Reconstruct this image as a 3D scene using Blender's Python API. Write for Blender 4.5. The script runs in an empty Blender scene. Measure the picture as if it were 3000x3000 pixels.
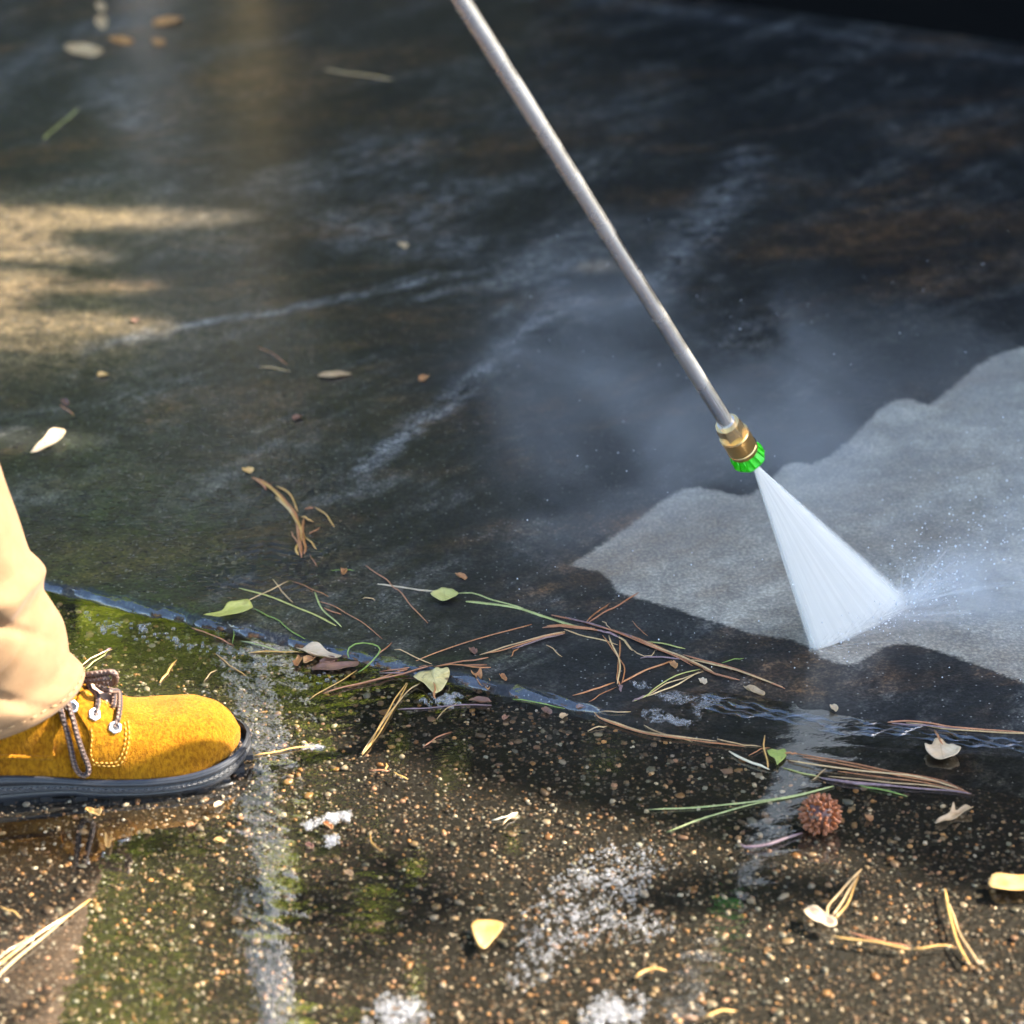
import bpy, bmesh, math, random
import numpy as np
from mathutils import Vector, Matrix
from mathutils.bvhtree import BVHTree

R = random.Random(7)
NR = np.random.default_rng(11)
scene = bpy.context.scene
COL = scene.collection

# ------------------------------------------------------------------ camera
PITCH, DIST, FPX = math.radians(27), 2.5, 8333.0
CAM = np.array([0, -DIST * math.cos(PITCH), DIST * math.sin(PITCH)])
FW = np.array([0, math.cos(PITCH), -math.sin(PITCH)])
RT = np.array([1.0, 0, 0])
UP = np.array([0, math.sin(PITCH), math.cos(PITCH)])
cd = bpy.data.cameras.new('camera')
cam = bpy.data.objects.new('camera', cd)
COL.objects.link(cam)
cam.location = CAM
cam.rotation_euler = (math.pi / 2 - PITCH, 0, 0)
cd.sensor_width = 36
cd.sensor_fit = 'HORIZONTAL'
cd.lens = FPX / 3000 * 36
cd.clip_start, cd.clip_end = 0.05, 300
cd.dof.use_dof = True
cd.dof.focus_distance = 2.24
cd.dof.aperture_fstop = 5.4
cd.dof.aperture_blades = 0
scene.camera = cam

# ------------------------------------------------------------------ light
SUN = np.array([0.735, 0.155, 0.66]); SUN /= np.linalg.norm(SUN)
SUN_EL = math.asin(SUN[2]); SUN_AZ = math.atan2(SUN[0], SUN[1])
world = bpy.data.worlds.new('World'); scene.world = world
world.use_nodes = True
wn = world.node_tree.nodes; wl = world.node_tree.links
for n in list(wn): wn.remove(n)
sky = wn.new('ShaderNodeTexSky'); sky.sky_type = 'NISHITA'; sky.sun_disc = False
sky.sun_elevation = SUN_EL; sky.sun_rotation = SUN_AZ
sky.air_density = 1.0; sky.dust_density = 1.4; sky.ozone_density = 0.8
bg = wn.new('ShaderNodeBackground'); bg.inputs['Strength'].default_value = 0.15
wo = wn.new('ShaderNodeOutputWorld')
wl.new(sky.outputs[0], bg.inputs[0]); wl.new(bg.outputs[0], wo.inputs[0])
sl = bpy.data.lights.new('sun', 'SUN'); sl.energy = 5.0; sl.angle = math.radians(0.5); sl.color = (1.0, 0.93, 0.82)
so = bpy.data.objects.new('sun', sl); COL.objects.link(so)
so.rotation_euler = Vector(SUN).to_track_quat('Z', 'Y').to_euler()
so.location = (4, 0, 5)
vs = scene.view_settings
vs.view_transform = 'Standard'; vs.look = 'None'; vs.gamma = 1; vs.use_curve_mapping = False
vs.exposure = 2.1
cy = scene.cycles
cy.max_bounces = 6; cy.diffuse_bounces = 2; cy.glossy_bounces = 3; cy.transmission_bounces = 4; cy.transparent_max_bounces = 40; cy.volume_bounces = 1
cy.caustics_reflective = False; cy.caustics_refractive = False
cy.sample_clamp_indirect = 6
cy.use_denoising = True
cy.use_adaptive_sampling = True; cy.adaptive_threshold = 0.03
cy.volume_step_rate = 1.5

# ------------------------------------------------------------------ pixel <-> place helpers
def ray(x, y): return FW + RT * ((x - 1500) / FPX) - UP * ((y - 1500) / FPX)
def G(x, y, z=0.0):
    d = ray(x, y); return CAM + d * ((z - CAM[2]) / d[2])
def PY(x, y, Y):
    d = ray(x, y); return CAM + d * ((Y - CAM[1]) / d[1])
def proj(p):
    q = np.asarray(p) - CAM; w = q @ FW
    return 1500 + FPX * (q @ RT) / w, 1500 - FPX * (q @ UP) / w

_a, _b = G(130, 1712), G(3000, 2360)
JS = (_b[1] - _a[1]) / (_b[0] - _a[0]); J0 = _a[1] - JS * _a[0]
def yj(x): return J0 + JS * x
WATER_Z, LOW_Z, POOL_Z = -0.006, -0.0115, -0.0012
def sstep(a, b, x):
    t = np.clip((x - a) / (b - a), 0, 1); return t * t * (3 - 2 * t)
_pc = G(380, 1330)
def pool_f(x, y):
    d = np.sqrt(((x - _pc[0]) / .36) ** 2 + ((y - _pc[1] - .02) / .62) ** 2)
    d = d + .12 * np.sin(7 * x + 5 * y) + .1 * np.sin(13 * y - 9 * x + 1)
    return sstep(1.05, .7, d)
def slab_z(x, y):
    v = y - yj(x)
    z = -0.014 * sstep(-.02, .22, x) * np.clip(1 - v / .16, 0, 1)
    z = z + 0.0005 * np.sin(9 * x + 2) * np.sin(7 * y) + 0.0003 * np.sin(31 * x + 17 * y)
    e = np.clip(1 - v / .012, 0, 1)
    return z - 0.013 * (1 - np.sqrt(np.maximum(0, 1 - e * e)))
def top_z(x, y):
    if y < yj(x): return WATER_Z
    z = float(slab_z(np.float64(x), np.float64(y)))
    z = max(z, WATER_Z)
    return z
def GT(px, py, lift=0.0):
    p = G(px, py)
    for _ in range(3):
        p = G(px, py, top_z(p[0], p[1]) + lift)
    return p

# ------------------------------------------------------------------ mesh helpers
def link(o, parent=None, ploc=None):
    COL.objects.link(o)
    if parent is not None:
        o.parent = parent
        o.matrix_parent_inverse = Matrix.Translation(-Vector(ploc if ploc is not None else parent.location))
    return o
def mk(name, V, F, mat, parent=None, smooth=True, uv=None, attrs=None, sharp=None):
    me = bpy.data.meshes.new(name)
    me.from_pydata([tuple(map(float, v)) for v in V], [], [tuple(int(i) for i in f) for f in F])
    if uv is not None:
        l = me.uv_layers.new(name='UVMap')
        li = np.zeros(len(me.loops), dtype=np.int32); me.loops.foreach_get('vertex_index', li)
        l.data.foreach_set('uv', np.asarray(uv, dtype=np.float32)[li].ravel())
    if attrs:
        for k, a in attrs.items():
            a = np.asarray(a, dtype=np.float32)
            if a.ndim == 1:
                at = me.attributes.new(k, 'FLOAT', 'POINT'); at.data.foreach_set('value', a)
            else:
                at = me.attributes.new(k, 'FLOAT_COLOR', 'POINT')
                at.data.foreach_set('color', np.c_[a, np.ones(len(a))].astype(np.float32).ravel())
    if smooth: me.polygons.foreach_set('use_smooth', [True] * len(me.polygons))
    if mat: me.materials.append(mat)
    me.update()
    o = bpy.data.objects.new(name, me)
    return link(o, parent)
def empty(name, loc):
    o = bpy.data.objects.new(name, None); o.location = tuple(map(float, loc)); o.empty_display_size = .05
    COL.objects.link(o); return o
def tag(o, label=None, cat=None, group=None, kind=None):
    if label: o['label'] = label
    if cat: o['category'] = cat
    if group: o['group'] = group
    if kind: o['kind'] = kind
    return o
def catmull(P, n):
    P = np.asarray(P, float)
    if len(P) == 2:
        t = np.linspace(0, 1, n)[:, None]; return P[0] * (1 - t) + P[1] * t
    Q = np.vstack([2 * P[0] - P[1], P, 2 * P[-1] - P[-2]])
    seg = np.linalg.norm(np.diff(P[:, :3], axis=0), axis=1) ** .5 + 1e-9
    T = np.r_[0, np.cumsum(seg)]; T /= T[-1]
    out = []
    for t in np.linspace(0, 1, n):
        i = min(max(np.searchsorted(T, t, 'right') - 1, 0), len(P) - 2)
        u = (t - T[i]) / (T[i + 1] - T[i])
        p0, p1, p2, p3 = Q[i], Q[i + 1], Q[i + 2], Q[i + 3]
        out.append(.5 * (2 * p1 + (p2 - p0) * u + (2 * p0 - 5 * p1 + 4 * p2 - p3) * u * u + (3 * p1 - p0 - 3 * p2 + p3) * u ** 3))
    return np.array(out)
def tube(P, rad, k=6, flat=1.0, cap=True):
    """V,F,UV of a tube along P (n,3) with radius array; flat squashes it towards the ground."""
    P = np.asarray(P, float); n = len(P)
    rad = np.broadcast_to(np.asarray(rad, float), (n,))
    T = np.gradient(P, axis=0); T /= np.linalg.norm(T, axis=1)[:, None] + 1e-12
    V, U = [], []
    prev = None
    L = np.r_[0, np.cumsum(np.linalg.norm(np.diff(P, axis=0), axis=1))]
    for i in range(n):
        t = T[i]
        if flat < 1:
            s = np.cross(t, [0, 0, 1.0]); s /= np.linalg.norm(s) + 1e-12; w = np.cross(s, t)
        else:
            if prev is None:
                s = np.cross(t, [0.1, 0.2, 1.0])
            else:
                s = prev - t * (prev @ t)
            s /= np.linalg.norm(s) + 1e-12; w = np.cross(s, t); prev = s
        for j in range(k):
            a = 2 * math.pi * j / k
            V.append(P[i] + rad[i] * (math.cos(a) * s + math.sin(a) * flat * w)); U.append((j / k, L[i]))
    F = [(i * k + j, i * k + (j + 1) % k, (i + 1) * k + (j + 1) % k, (i + 1) * k + j) for i in range(n - 1) for j in range(k)]
    if cap:
        F.append(tuple(range(k - 1, -1, -1))); F.append(tuple((n - 1) * k + j for j in range(k)))
    return V, F, U
class MB:
    def __init__(s): s.V, s.F, s.U = [], [], []
    def add(s, V, F, U=None):
        o = len(s.V); s.V += list(V); s.F += [tuple(i + o for i in f) for f in F]
        s.U += list(U) if U is not None else [(0, 0)] * len(V)
    def box(s, c, d, M=None):
        c, d = np.array(c, float), np.array(d, float) / 2
        pts = [np.array([x, y, z]) * d for x in (-1, 1) for y in (-1, 1) for z in (-1, 1)]
        if M is not None: pts = [M @ p for p in pts]
        s.add([c + p for p in pts], [(0, 1, 3, 2), (4, 6, 7, 5), (0, 4, 5, 1), (2, 3, 7, 6), (0, 2, 6, 4), (1, 5, 7, 3)])
    def build(s, name, mat, parent=None, smooth=True, attrs=None): return mk(name, s.V, s.F, mat, parent, smooth, s.U, attrs)
def ico(sub=1):
    bm = bmesh.new(); bmesh.ops.create_icosphere(bm, subdivisions=sub, radius=1)
    V = np.array([v.co[:] for v in bm.verts]); F = [tuple(v.index for v in f.verts) for f in bm.faces]; bm.free(); return V, F
ICO1, ICO2 = ico(1), ico(2)
def poly_in(P, x, y):
    x, y = np.asarray(x), np.asarray(y); ins = np.zeros(x.shape, dtype=bool)
    n = len(P); j = n - 1
    for i in range(n):
        xi, yi = P[i]; xj, yj_ = P[j]
        c = ((yi > y) != (yj_ > y)) & (x < (xj - xi) * (y - yi) / (yj_ - yi + 1e-15) + xi)
        ins ^= c; j = i
    return ins
def seg_dist(P, x, y, closed):
    d = np.full(np.shape(x), 1e9); n = len(P)
    for i in range(n if closed else n - 1):
        ax, ay = P[i]; bx, by = P[(i + 1) % n]
        vx, vy = bx - ax, by - ay; l = vx * vx + vy * vy + 1e-12
        t = np.clip(((x - ax) * vx + (y - ay) * vy) / l, 0, 1)
        d = np.minimum(d, np.hypot(x - ax - t * vx, y - ay - t * vy))
    return d

# ------------------------------------------------------------------ material helpers
class NT:
    def __init__(s, name):
        s.m = bpy.data.materials.new(name); s.m.use_nodes = True
        s.t = s.m.node_tree; s.t.nodes.clear()
        s.out = s.t.nodes.new('ShaderNodeOutputMaterial')
        s.co = None
    def n(s, typ, **kw):
        nd = s.t.nodes.new('ShaderNode' + typ)
        for k, v in kw.items():
            if k in nd.inputs.keys() if isinstance(k, str) else False: pass
            setattr(nd, k, v)
        return nd
    def set(s, sock, v):
        if hasattr(v, 'is_output'): s.t.links.new(v, sock)
        elif isinstance(v, (tuple, list)) and len(v) == 3 and sock.type == 'RGBA': sock.default_value = (*v, 1)
        else: sock.default_value = v
    def obj(s):
        if s.co is None: s.co = s.n('TexCoord').outputs['Object']
        return s.co
    def uv(s): return s.n('TexCoord').outputs['UV']
    def attr(s, name): return s.n('Attribute', attribute_name=name)
    def mapping(s, vec, scale=(1, 1, 1), rot=(0, 0, 0)):
        m = s.n('Mapping'); s.set(m.inputs['Vector'], vec); m.inputs['Scale'].default_value = scale; m.inputs['Rotation'].default_value = rot
        return m.outputs[0]
    def noise(s, scale, detail=4, rough=.55, vec=None, dist=0):
        nd = s.n('TexNoise'); s.set(nd.inputs['Vector'], vec if vec is not None else s.obj())
        nd.inputs['Scale'].default_value = scale; nd.inputs['Detail'].default_value = detail
        nd.inputs['Roughness'].default_value = rough; nd.inputs['Distortion'].default_value = dist
        return nd.outputs[0]
    def voro(s, scale, vec=None, feature='F1'):
        nd = s.n('TexVoronoi', feature=feature); s.set(nd.inputs['Vector'], vec if vec is not None else s.obj()); nd.inputs['Scale'].default_value = scale
        return nd
    def math(s, op, a, b=0.0, c=None, clamp=False):
        nd = s.n('Math', operation=op, use_clamp=clamp); s.set(nd.inputs[0], a); s.set(nd.inputs[1], b)
        if c is not None: s.set(nd.inputs[2], c)
        return nd.outputs[0]
    def mr(s, v, a, b, c=0.0, d=1.0, smooth=False):
        nd = s.n('MapRange', interpolation_type='SMOOTHSTEP' if smooth else 'LINEAR')
        s.set(nd.inputs[0], v); nd.inputs[1].default_value = a; nd.inputs[2].default_value = b
        s.set(nd.inputs[3], c); s.set(nd.inputs[4], d); return nd.outputs[0]
    def mix(s, f, a, b, blend='MIX'):
        nd = s.n('Mix', data_type='RGBA', blend_type=blend)
        s.set(nd.inputs[0], f); s.set(nd.inputs[6], a); s.set(nd.inputs[7], b); return nd.outputs[2]
    def ramp(s, v, stops):
        nd = s.n('ValToRGB'); e = nd.color_ramp.elements
        while len(e) < len(stops): e.new(.5)
        for el, (p, c) in zip(e, stops): el.position = p; el.color = (*c, 1)
        s.set(nd.inputs[0], v); return nd.outputs[0]
    def bump(s, h, strength, dist=.001, normal=None):
        nd = s.n('Bump'); s.set(nd.inputs['Height'], h); nd.inputs['Strength'].default_value = strength; nd.inputs['Distance'].default_value = dist
        if normal is not None: s.set(nd.inputs['Normal'], normal)
        return nd.outputs[0]
    def pbr(s, **kw):
        nd = s.n('BsdfPrincipled')
        for k, v in kw.items(): s.set(nd.inputs[k.replace('_', ' ')], v)
        s.t.links.new(nd.outputs[0], s.out.inputs[0]); return nd
    def surf(s, sh): s.t.links.new(sh, s.out.inputs[0]); return s.m

def m_needle(name, c1, c2, coat=.6):
    t = NT(name)
    v = t.noise(260, 3); w = t.noise(45, 2)
    r = t.n('ObjectInfo').outputs['Random']
    c = t.mix(t.mr(v, .35, .65), c1, c2)
    c = t.mix(t.math('MULTIPLY', t.mr(w, .45, .7), .6), c, tuple(x * .45 for x in c1))
    c = t.mix(t.math('MULTIPLY', r, .35), c, tuple(min(1, x * 1.6) for x in c2))
    t.pbr(Base_Color=c, Roughness=.45, Coat_Weight=coat, Coat_Roughness=.12, Normal=t.bump(v, .3, .0004))
    return t.m
NEEDLE = {
    'brown': m_needle('needle_brown', (.30, .105, .03), (.46, .19, .065)),
    'rust': m_needle('needle_rust', (.34, .11, .035), (.46, .2, .09)),
    'orange': m_needle('needle_orange', (.5, .24, .05), (.62, .36, .1)),
    'tan': m_needle('needle_tan', (.46, .28, .11), (.62, .42, .2)),
    'straw': m_needle('needle_straw', (.6, .47, .3), (.72, .6, .42)),
    'green': m_needle('needle_green', (.10, .17, .02), (.22, .31, .05)),
    'pale': m_needle('needle_pale_green', (.25, .30, .09), (.45, .47, .18)),
    'ygreen': m_needle('needle_yellow_green', (.28, .3, .06), (.5, .46, .14)),
    'purple': m_needle('needle_purple', (.15, .085, .085), (.3, .19, .19)),
}
def m_leaf(name, c1, c2, spot=(.12, .07, .03), amt=.5):
    t = NT(name)
    v = t.noise(70, 5, .6); f = t.noise(420, 3)
    c = t.mix(t.mr(v, .35, .68), c1, c2)
    c = t.mix(t.math('MULTIPLY', t.mr(t.noise(120, 4), .62, .7), amt), c, spot)
    uvn = t.uv(); sx = t.n('SeparateXYZ'); t.set(sx.inputs[0], uvn)
    rib = t.mr(t.math('ABSOLUTE', sx.outputs[0]), 0, .05, 1, 0)
    fold = t.math('SINE', t.math('MULTIPLY', t.math('ADD', sx.outputs[1], t.math('MULTIPLY', t.math('ABSOLUTE', sx.outputs[0]), -.5)), 42))
    vein = t.math('MAXIMUM', rib, t.mr(fold, .86, 1, 0, .6))
    c = t.mix(t.math('MULTIPLY', vein, .35), c, spot)
    h = t.math('ADD', t.math('MULTIPLY', vein, .6), f)
    p = t.pbr(Base_Color=c, Roughness=.5, Coat_Weight=.25, Coat_Roughness=.25, Normal=t.bump(h, .5, .0006))
    return t.m
LEAF = {
    'ygreen': m_leaf('leaf_yellow_green', (.42, .42, .07), (.6, .55, .16), (.3, .2, .05), .4),
    'pale': m_leaf('leaf_pale_green', (.45, .43, .12), (.62, .57, .22), (.25, .2, .07), .5),
    'beige': m_leaf('leaf_beige', (.55, .43, .16), (.72, .60, .28), (.1, .05, .02), .8),
    'cream': m_leaf('leaf_cream', (.60, .43, .25), (.75, .58, .38), (.24, .12, .05), .6),
    'green': m_leaf('leaf_green', (.2, .27, .05), (.38, .42, .1), (.12, .09, .03), .7),
    'orange': m_leaf('leaf_orange', (.62, .33, .08), (.75, .48, .18), (.4, .18, .04), .3),
    'tan': m_leaf('leaf_tan', (.42, .26, .12), (.6, .42, .24), (.18, .09, .04), .6),
    'brown': m_leaf('leaf_brown', (.16, .07, .04), (.3, .15, .09), (.06, .03, .02), .6),
    'rust': m_leaf('leaf_rust', (.4, .16, .05), (.55, .28, .1), (.15, .06, .02), .5),
}

# ------------------------------------------------------------------ the setting: concrete slab
def px_poly(L, s=1.553): return [tuple(G(x * s, y * s)[:2]) for x, y in L]
CLEAN = px_poly([(3600, 700), (2900, 380), (2600, 410), (2350, 470), (2300, 500), (2150, 560), (2120, 580), (1990, 625), (1932, 655), (1880, 668), (1840, 690), (1800, 725), (1780, 742), (1757, 758), (1748, 764), (1735, 757), (1715, 750), (1690, 753), (1665, 766), (1640, 790), (1600, 830), (1560, 860), (1530, 876), (1505, 870), (1488, 872), (1470, 886), (1440, 915), (1420, 930), (1400, 938), (1380, 931), (1345, 923), (1310, 918), (1285, 921), (1260, 935), (1220, 965), (1180, 995), (1130, 1030), (1073, 1066), (1100, 1072), (1130, 1080), (1150, 1095), (1158, 1112), (1175, 1122), (1220, 1135), (1280, 1152), (1340, 1172), (1400, 1192), (1440, 1202), (1490, 1207), (1520, 1222), (1545, 1241), (1575, 1252), (1610, 1253), (1640, 1240), (1665, 1222), (1700, 1215), (1750, 1223), (1800, 1240), (1850, 1260), (1932, 1290), (2100, 1350), (2250, 1380), (2400, 1440), (2700, 1480), (3600, 1600)])
STREAKS = [  # (points in photo pixels, half width in metres, strength)
    ([(1020, 1400), (1130, 1310), (1300, 1190), (1450, 1050), (1530, 970), (1640, 900), (1720, 870)], .022, 1.0),
    ([(1880, 880), (1980, 740), (2080, 640), (2140, 560), (2200, 450)], .04, .8),
    ([(520, 955), (800, 915), (1000, 875), (1200, 830), (1330, 805)], .013, 1.1),
    ([(1050, 865), (1160, 830), (1260, 800)], .012, .8),
    ([(1230, 870), (1370, 835)], .014, .8), ([(1470, 925), (1550, 860)], .014, .7),
    ([(1500, 1000), (1600, 890), (1640, 820)], .03, .6),
    ([(250, 1020), (400, 985), (520, 965)], .02, .6),
    ([(1000, 650), (1200, 690), (1330, 560)], .07, .55), ([(1050, 700), (1350, 720)], .06, .6),
    ([(1530, 790), (1700, 760)], .07, .5), ([(800, 560), (1100, 500), (1250, 420)], .06, .45),
    ([(0, 220), (200, 110), (330, 70)], .05, .45), ([(1080, 400), (1150, 640)], .05, .4),
    ([(300, 240), (360, 300), (390, 360)], .05, .5), ([(1500, 330), (1800, 320)], .1, .3),
    ([(620, 1760), (690, 1700), (720, 1690)], .012, .6), ([(1700, -10), (2020, 40), (3000, 182)], .03, .45), ([(2100, 980), (2300, 900)], .05, .3), ([(1700, 700), (1760, 640)], .05, .35)]
xs = np.r_[-25, -12, -6, -3, -1.8, -1.2, np.arange(-.86, .861, .0055), 1.2, 1.8, 3, 6, 12, 25]
vrow = np.r_[0, .0012, .003, .0055, .0085, .012, .016, .021, np.arange(.027, .9, .0055), np.arange(.91, 2.2, .014), 2.4, 3, 4, 7, 12, 25]
X, Vv = np.meshgrid(xs, vrow); Y = yj(X) + Vv
jag = .0022 * np.sin(61 * X + 3 * np.sin(23 * X)) + .0016 * np.sin(173 * X) + .001 * np.sin(411 * X)
Y = Y + jag * np.exp(-Vv / .02)
Z = slab_z(X, yj(X) + Vv)
x, y = X.ravel(), Y.ravel()
near = (np.abs(x) < 2) & (y < 2.6)
cl = np.full(x.shape, -1.0); st = np.zeros(x.shape)
d = seg_dist(CLEAN, x[near], y[near], True); ins = poly_in(CLEAN, x[near], y[near])
cl[near] = np.where(ins, d, -d)
acc = np.zeros(near.sum())
for pts, w, s_ in STREAKS:
    dd = seg_dist([tuple(G(*p)[:2]) for p in pts], x[near], y[near], False)
    acc = np.maximum(acc, s_ * np.clip(1 - dd / w, 0, 1))
st[near] = acc
dapple_tint_ = np.zeros(x.shape)  # warmth of the sun dapples painted into the slab colour at far left
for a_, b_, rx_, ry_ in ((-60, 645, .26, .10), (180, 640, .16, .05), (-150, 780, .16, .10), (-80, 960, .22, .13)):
    c_ = G(a_, b_); dapple_tint_ = np.maximum(dapple_tint_, np.exp(-(((x - c_[0]) / rx_) ** 2 + ((y - c_[1]) / ry_) ** 2) ** 2))
rc = G(775, 1665)
rd = np.hypot(x - rc[0], y - rc[1])
ring = np.sin(rd * 560) * np.exp(-((rd - .035) / .028) ** 2) * (x - rc[0] < .05)
def blob(px_, py_, rx, ry, X, Y, z=WATER_Z):
    c = G(px_, py_, z); return np.exp(-(((X - c[0]) / rx) ** 2 + ((Y - c[1]) / ry) ** 2))
srip = np.clip(.8 * blob(380, 1560, .16, .12, x, y, 0) + .8 * blob(700, 1620, .09, .09, x, y, 0) + .5 * blob(250, 1300, .22, .28, x, y, 0) + .4 * blob(2650, 2080, .2, .05, x, y, 0), 0, 1)
nr_, nc_ = X.shape
F = [(i * nc_ + j, i * nc_ + j + 1, (i + 1) * nc_ + j + 1, (i + 1) * nc_ + j) for i in range(nr_ - 1) for j in range(nc_ - 1)]

t = NT('wet_concrete')
big = t.noise(3.0, 4, .6); mid = t.noise(13, 5, .75); grain = t.noise(330, 2, .7)
strv = t.mapping(t.mapping(t.obj(), (1, 1, 1), (0, 0, -.85)), (2.6, 9, 3)); wipe = t.noise(1.0, 6, .74, strv, 1.0)
brn = t.noise(1.0, 5, .7, t.mapping(t.mapping(t.obj(), (1, 1, 1), (0, 0, -.35)), (2.2, 6.5, 3)), .6)
dark = t.ramp(big, [(.36, (.003, .003, .0033)), (.52, (.010, .010, .0098)), (.68, (.030, .0295, .028))])
dark = t.mix(t.math('MULTIPLY', t.mr(wipe, .48, .68), t.mr(big, .38, .56, .3, 1)), dark, (.120, .116, .108))
dark = t.mix(t.mr(brn, .49, .63, 0, .9), dark, (.075, .038, .015))
dark = t.mix(t.mr(mid, .40, .60, .85, 0), dark, (.006, .006, .0065))
refl_moss = t.math('MULTIPLY', t.attr('refl_moss').outputs['Fac'], t.mr(mid, .38, .58))  # green of mirrored foliage, with moss by the joint, painted into the colour
dark = t.mix(t.math('MULTIPLY', refl_moss, .55), dark, (.022, .036, .006))
dapple_tint = t.attr('dapple_tint').outputs['Fac']
dark = t.mix(t.math('MULTIPLY', dapple_tint, t.mr(mid, .35, .6, .55, 1)), dark, (.125, .09, .048))
stm = t.math('MULTIPLY', t.attr('streak').outputs['Fac'], t.mr(t.noise(1.0, 5, .76, t.mapping(t.mapping(t.obj(), (1, 1, 1), (0, 0, -.8)), (20, 46, 20)), .5), .40, .66))
dark = t.mix(t.math('MULTIPLY', stm, 1.0, clamp=True), dark, (.19, .19, .193))
clc = t.ramp(mid, [(.30, (.17, .148, .112)), (.5, (.34, .31, .25)), (.70, (.48, .445, .37))])
clc = t.mix(t.mr(brn, .46, .66, 0, .8), clc, (.20, .15, .105))
clc = t.mix(t.mr(big, .40, .60, .35, 0), clc, (.22, .21, .19))
clc = t.mix(t.mr(t.noise(34, 4, .75), .42, .56, .5, 0), clc, (.17, .16, .14))
sd = t.math('ADD', t.attr('clean').outputs['Fac'], t.math('MULTIPLY', t.math('SUBTRACT', t.noise(85, 3, .8), .5), .013))
msk = t.mr(sd, -.0022, .0042, smooth=True)
dark = t.mix(1.0, dark, t.ramp(t.noise(62, 3, .75), [(.36, (.35, .35, .36)), (.5, (.95, .95, .95)), (.64, (1.6, 1.56, 1.5))]), 'MULTIPLY')
col = t.mix(msk, dark, clc)
col = t.mix(1.0, col, t.mix(t.math('MULTIPLY', msk, .6), t.ramp(grain, [(.32, (.25, .25, .25)), (.5, (.9, .9, .9)), (.68, (2.4, 2.35, 2.2))]), (1, 1, 1)), 'MULTIPLY')
vo = t.voro(310)
sc_ = t.n('SeparateColor'); t.set(sc_.inputs[0], vo.outputs['Color'])
sp = t.math('MULTIPLY', t.mr(vo.outputs['Distance'], .14, .3, 1, 0), t.math('GREATER_THAN', sc_.outputs[0], .9))
col = t.mix(t.math('MULTIPLY', sp, .55), col, (.42, .41, .38))
pl = t.attr('pool').outputs['Fac']
hgt = t.math('ADD', t.math('MULTIPLY', grain, .6), t.math('MULTIPLY', t.noise(190, 1, .6), .8))
bmp = t.bump(hgt, .55, .0013)
rh = t.math('MULTIPLY', t.noise(95, 1, .5, t.mapping(t.obj(), (1, 2.2, 1))), t.attr('ripple').outputs['Fac'])
cb = t.bump(t.math('ADD', t.math('MULTIPLY', rh, 2.2), t.math('ADD', t.math('MULTIPLY', t.attr('ring').outputs['Fac'], 1.3), t.math('MULTIPLY', t.noise(230, 1, .6), .35))), .9, .0012)
crough = t.mr(pl, 0, 1, .19, .07)
t.pbr(Base_Color=col, Roughness=.62, Specular_IOR_Level=.4, Coat_Weight=t.mr(msk, 0, 1, .75, .25), Coat_IOR=1.36, Coat_Roughness=crough, Normal=bmp, Coat_Normal=cb)
M_SLAB = t.m
slab = mk('concrete_slab', np.c_[x, y, Z.ravel()], F, M_SLAB, attrs={'clean': cl, 'streak': st, 'pool': pool_f(x, y), 'ripple': srip, 'ring': ring, 'dapple_tint': dapple_tint_, 'refl_moss': np.clip(sum(w_ * blob(a_, b_, rx_, ry_, x, y, 0) for a_, b_, rx_, ry_, w_ in ((250, 1650, .14, .07, 1), (440, 1580, .07, .10, .9), (230, 1400, .08, .10, .7), (620, 1790, .1, .03, .8), (1150, 1925, .15, .012, .6))), 0, 1)})
tag(slab, 'dark wet concrete slab with pale pressure washed swaths', kind='structure')

# ------------------------------------------------------------------ lower exposed-aggregate pavement
t = NT('aggregate')
big = t.noise(5, 6, .6); fin = t.noise(300, 4, .7)
c = t.ramp(big, [(.3, (.005, .0038, .0023)), (.6, (.011, .0082, .0047)), (.8, (.02, .0142, .0076))])
c = t.mix(t.mr(fin, .35, .7), c, (.003, .0026, .0022))
for sc, thr, cc in ((230, .76, (.12, .08, .048)), (330, .80, (.24, .21, .17)), (420, .80, (.14, .078, .036))):
    v = t.voro(sc); s2 = t.n('SeparateColor'); t.set(s2.inputs[0], v.outputs['Color'])
    m_ = t.math('MULTIPLY', t.mr(v.outputs['Distance'], .22, .42, 1, 0), t.math('GREATER_THAN', s2.outputs[0], thr))
    c = t.mix(t.math('MULTIPLY', m_, .75), c, cc)
t.pbr(Base_Color=c, Roughness=.6, Normal=t.bump(t.math('ADD', fin, t.math('MULTIPLY', t.noise(120, 3), 1.5)), .8, .002))
M_AGG = t.m
xg = np.r_[-25, -8, -3, np.linspace(-1.6, 1.6, 40), 3, 8, 25]; vg = np.r_[-30, -12, -5, -2, np.linspace(-1.2, .03, 24)]
Xg, Vg = np.meshgrid(xg, vg); Yg = yj(Xg) + Vg
n1, n2 = Xg.shape
Fg = [(i * n2 + j, i * n2 + j + 1, (i + 1) * n2 + j + 1, (i + 1) * n2 + j) for i in range(n1 - 1) for j in range(n2 - 1)]
pave = mk('pavement', np.c_[Xg.ravel(), Yg.ravel(), np.full(Xg.size, LOW_Z)], Fg, M_AGG)
tag(pave, 'brown exposed aggregate pavement under shallow water', kind='structure')

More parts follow.
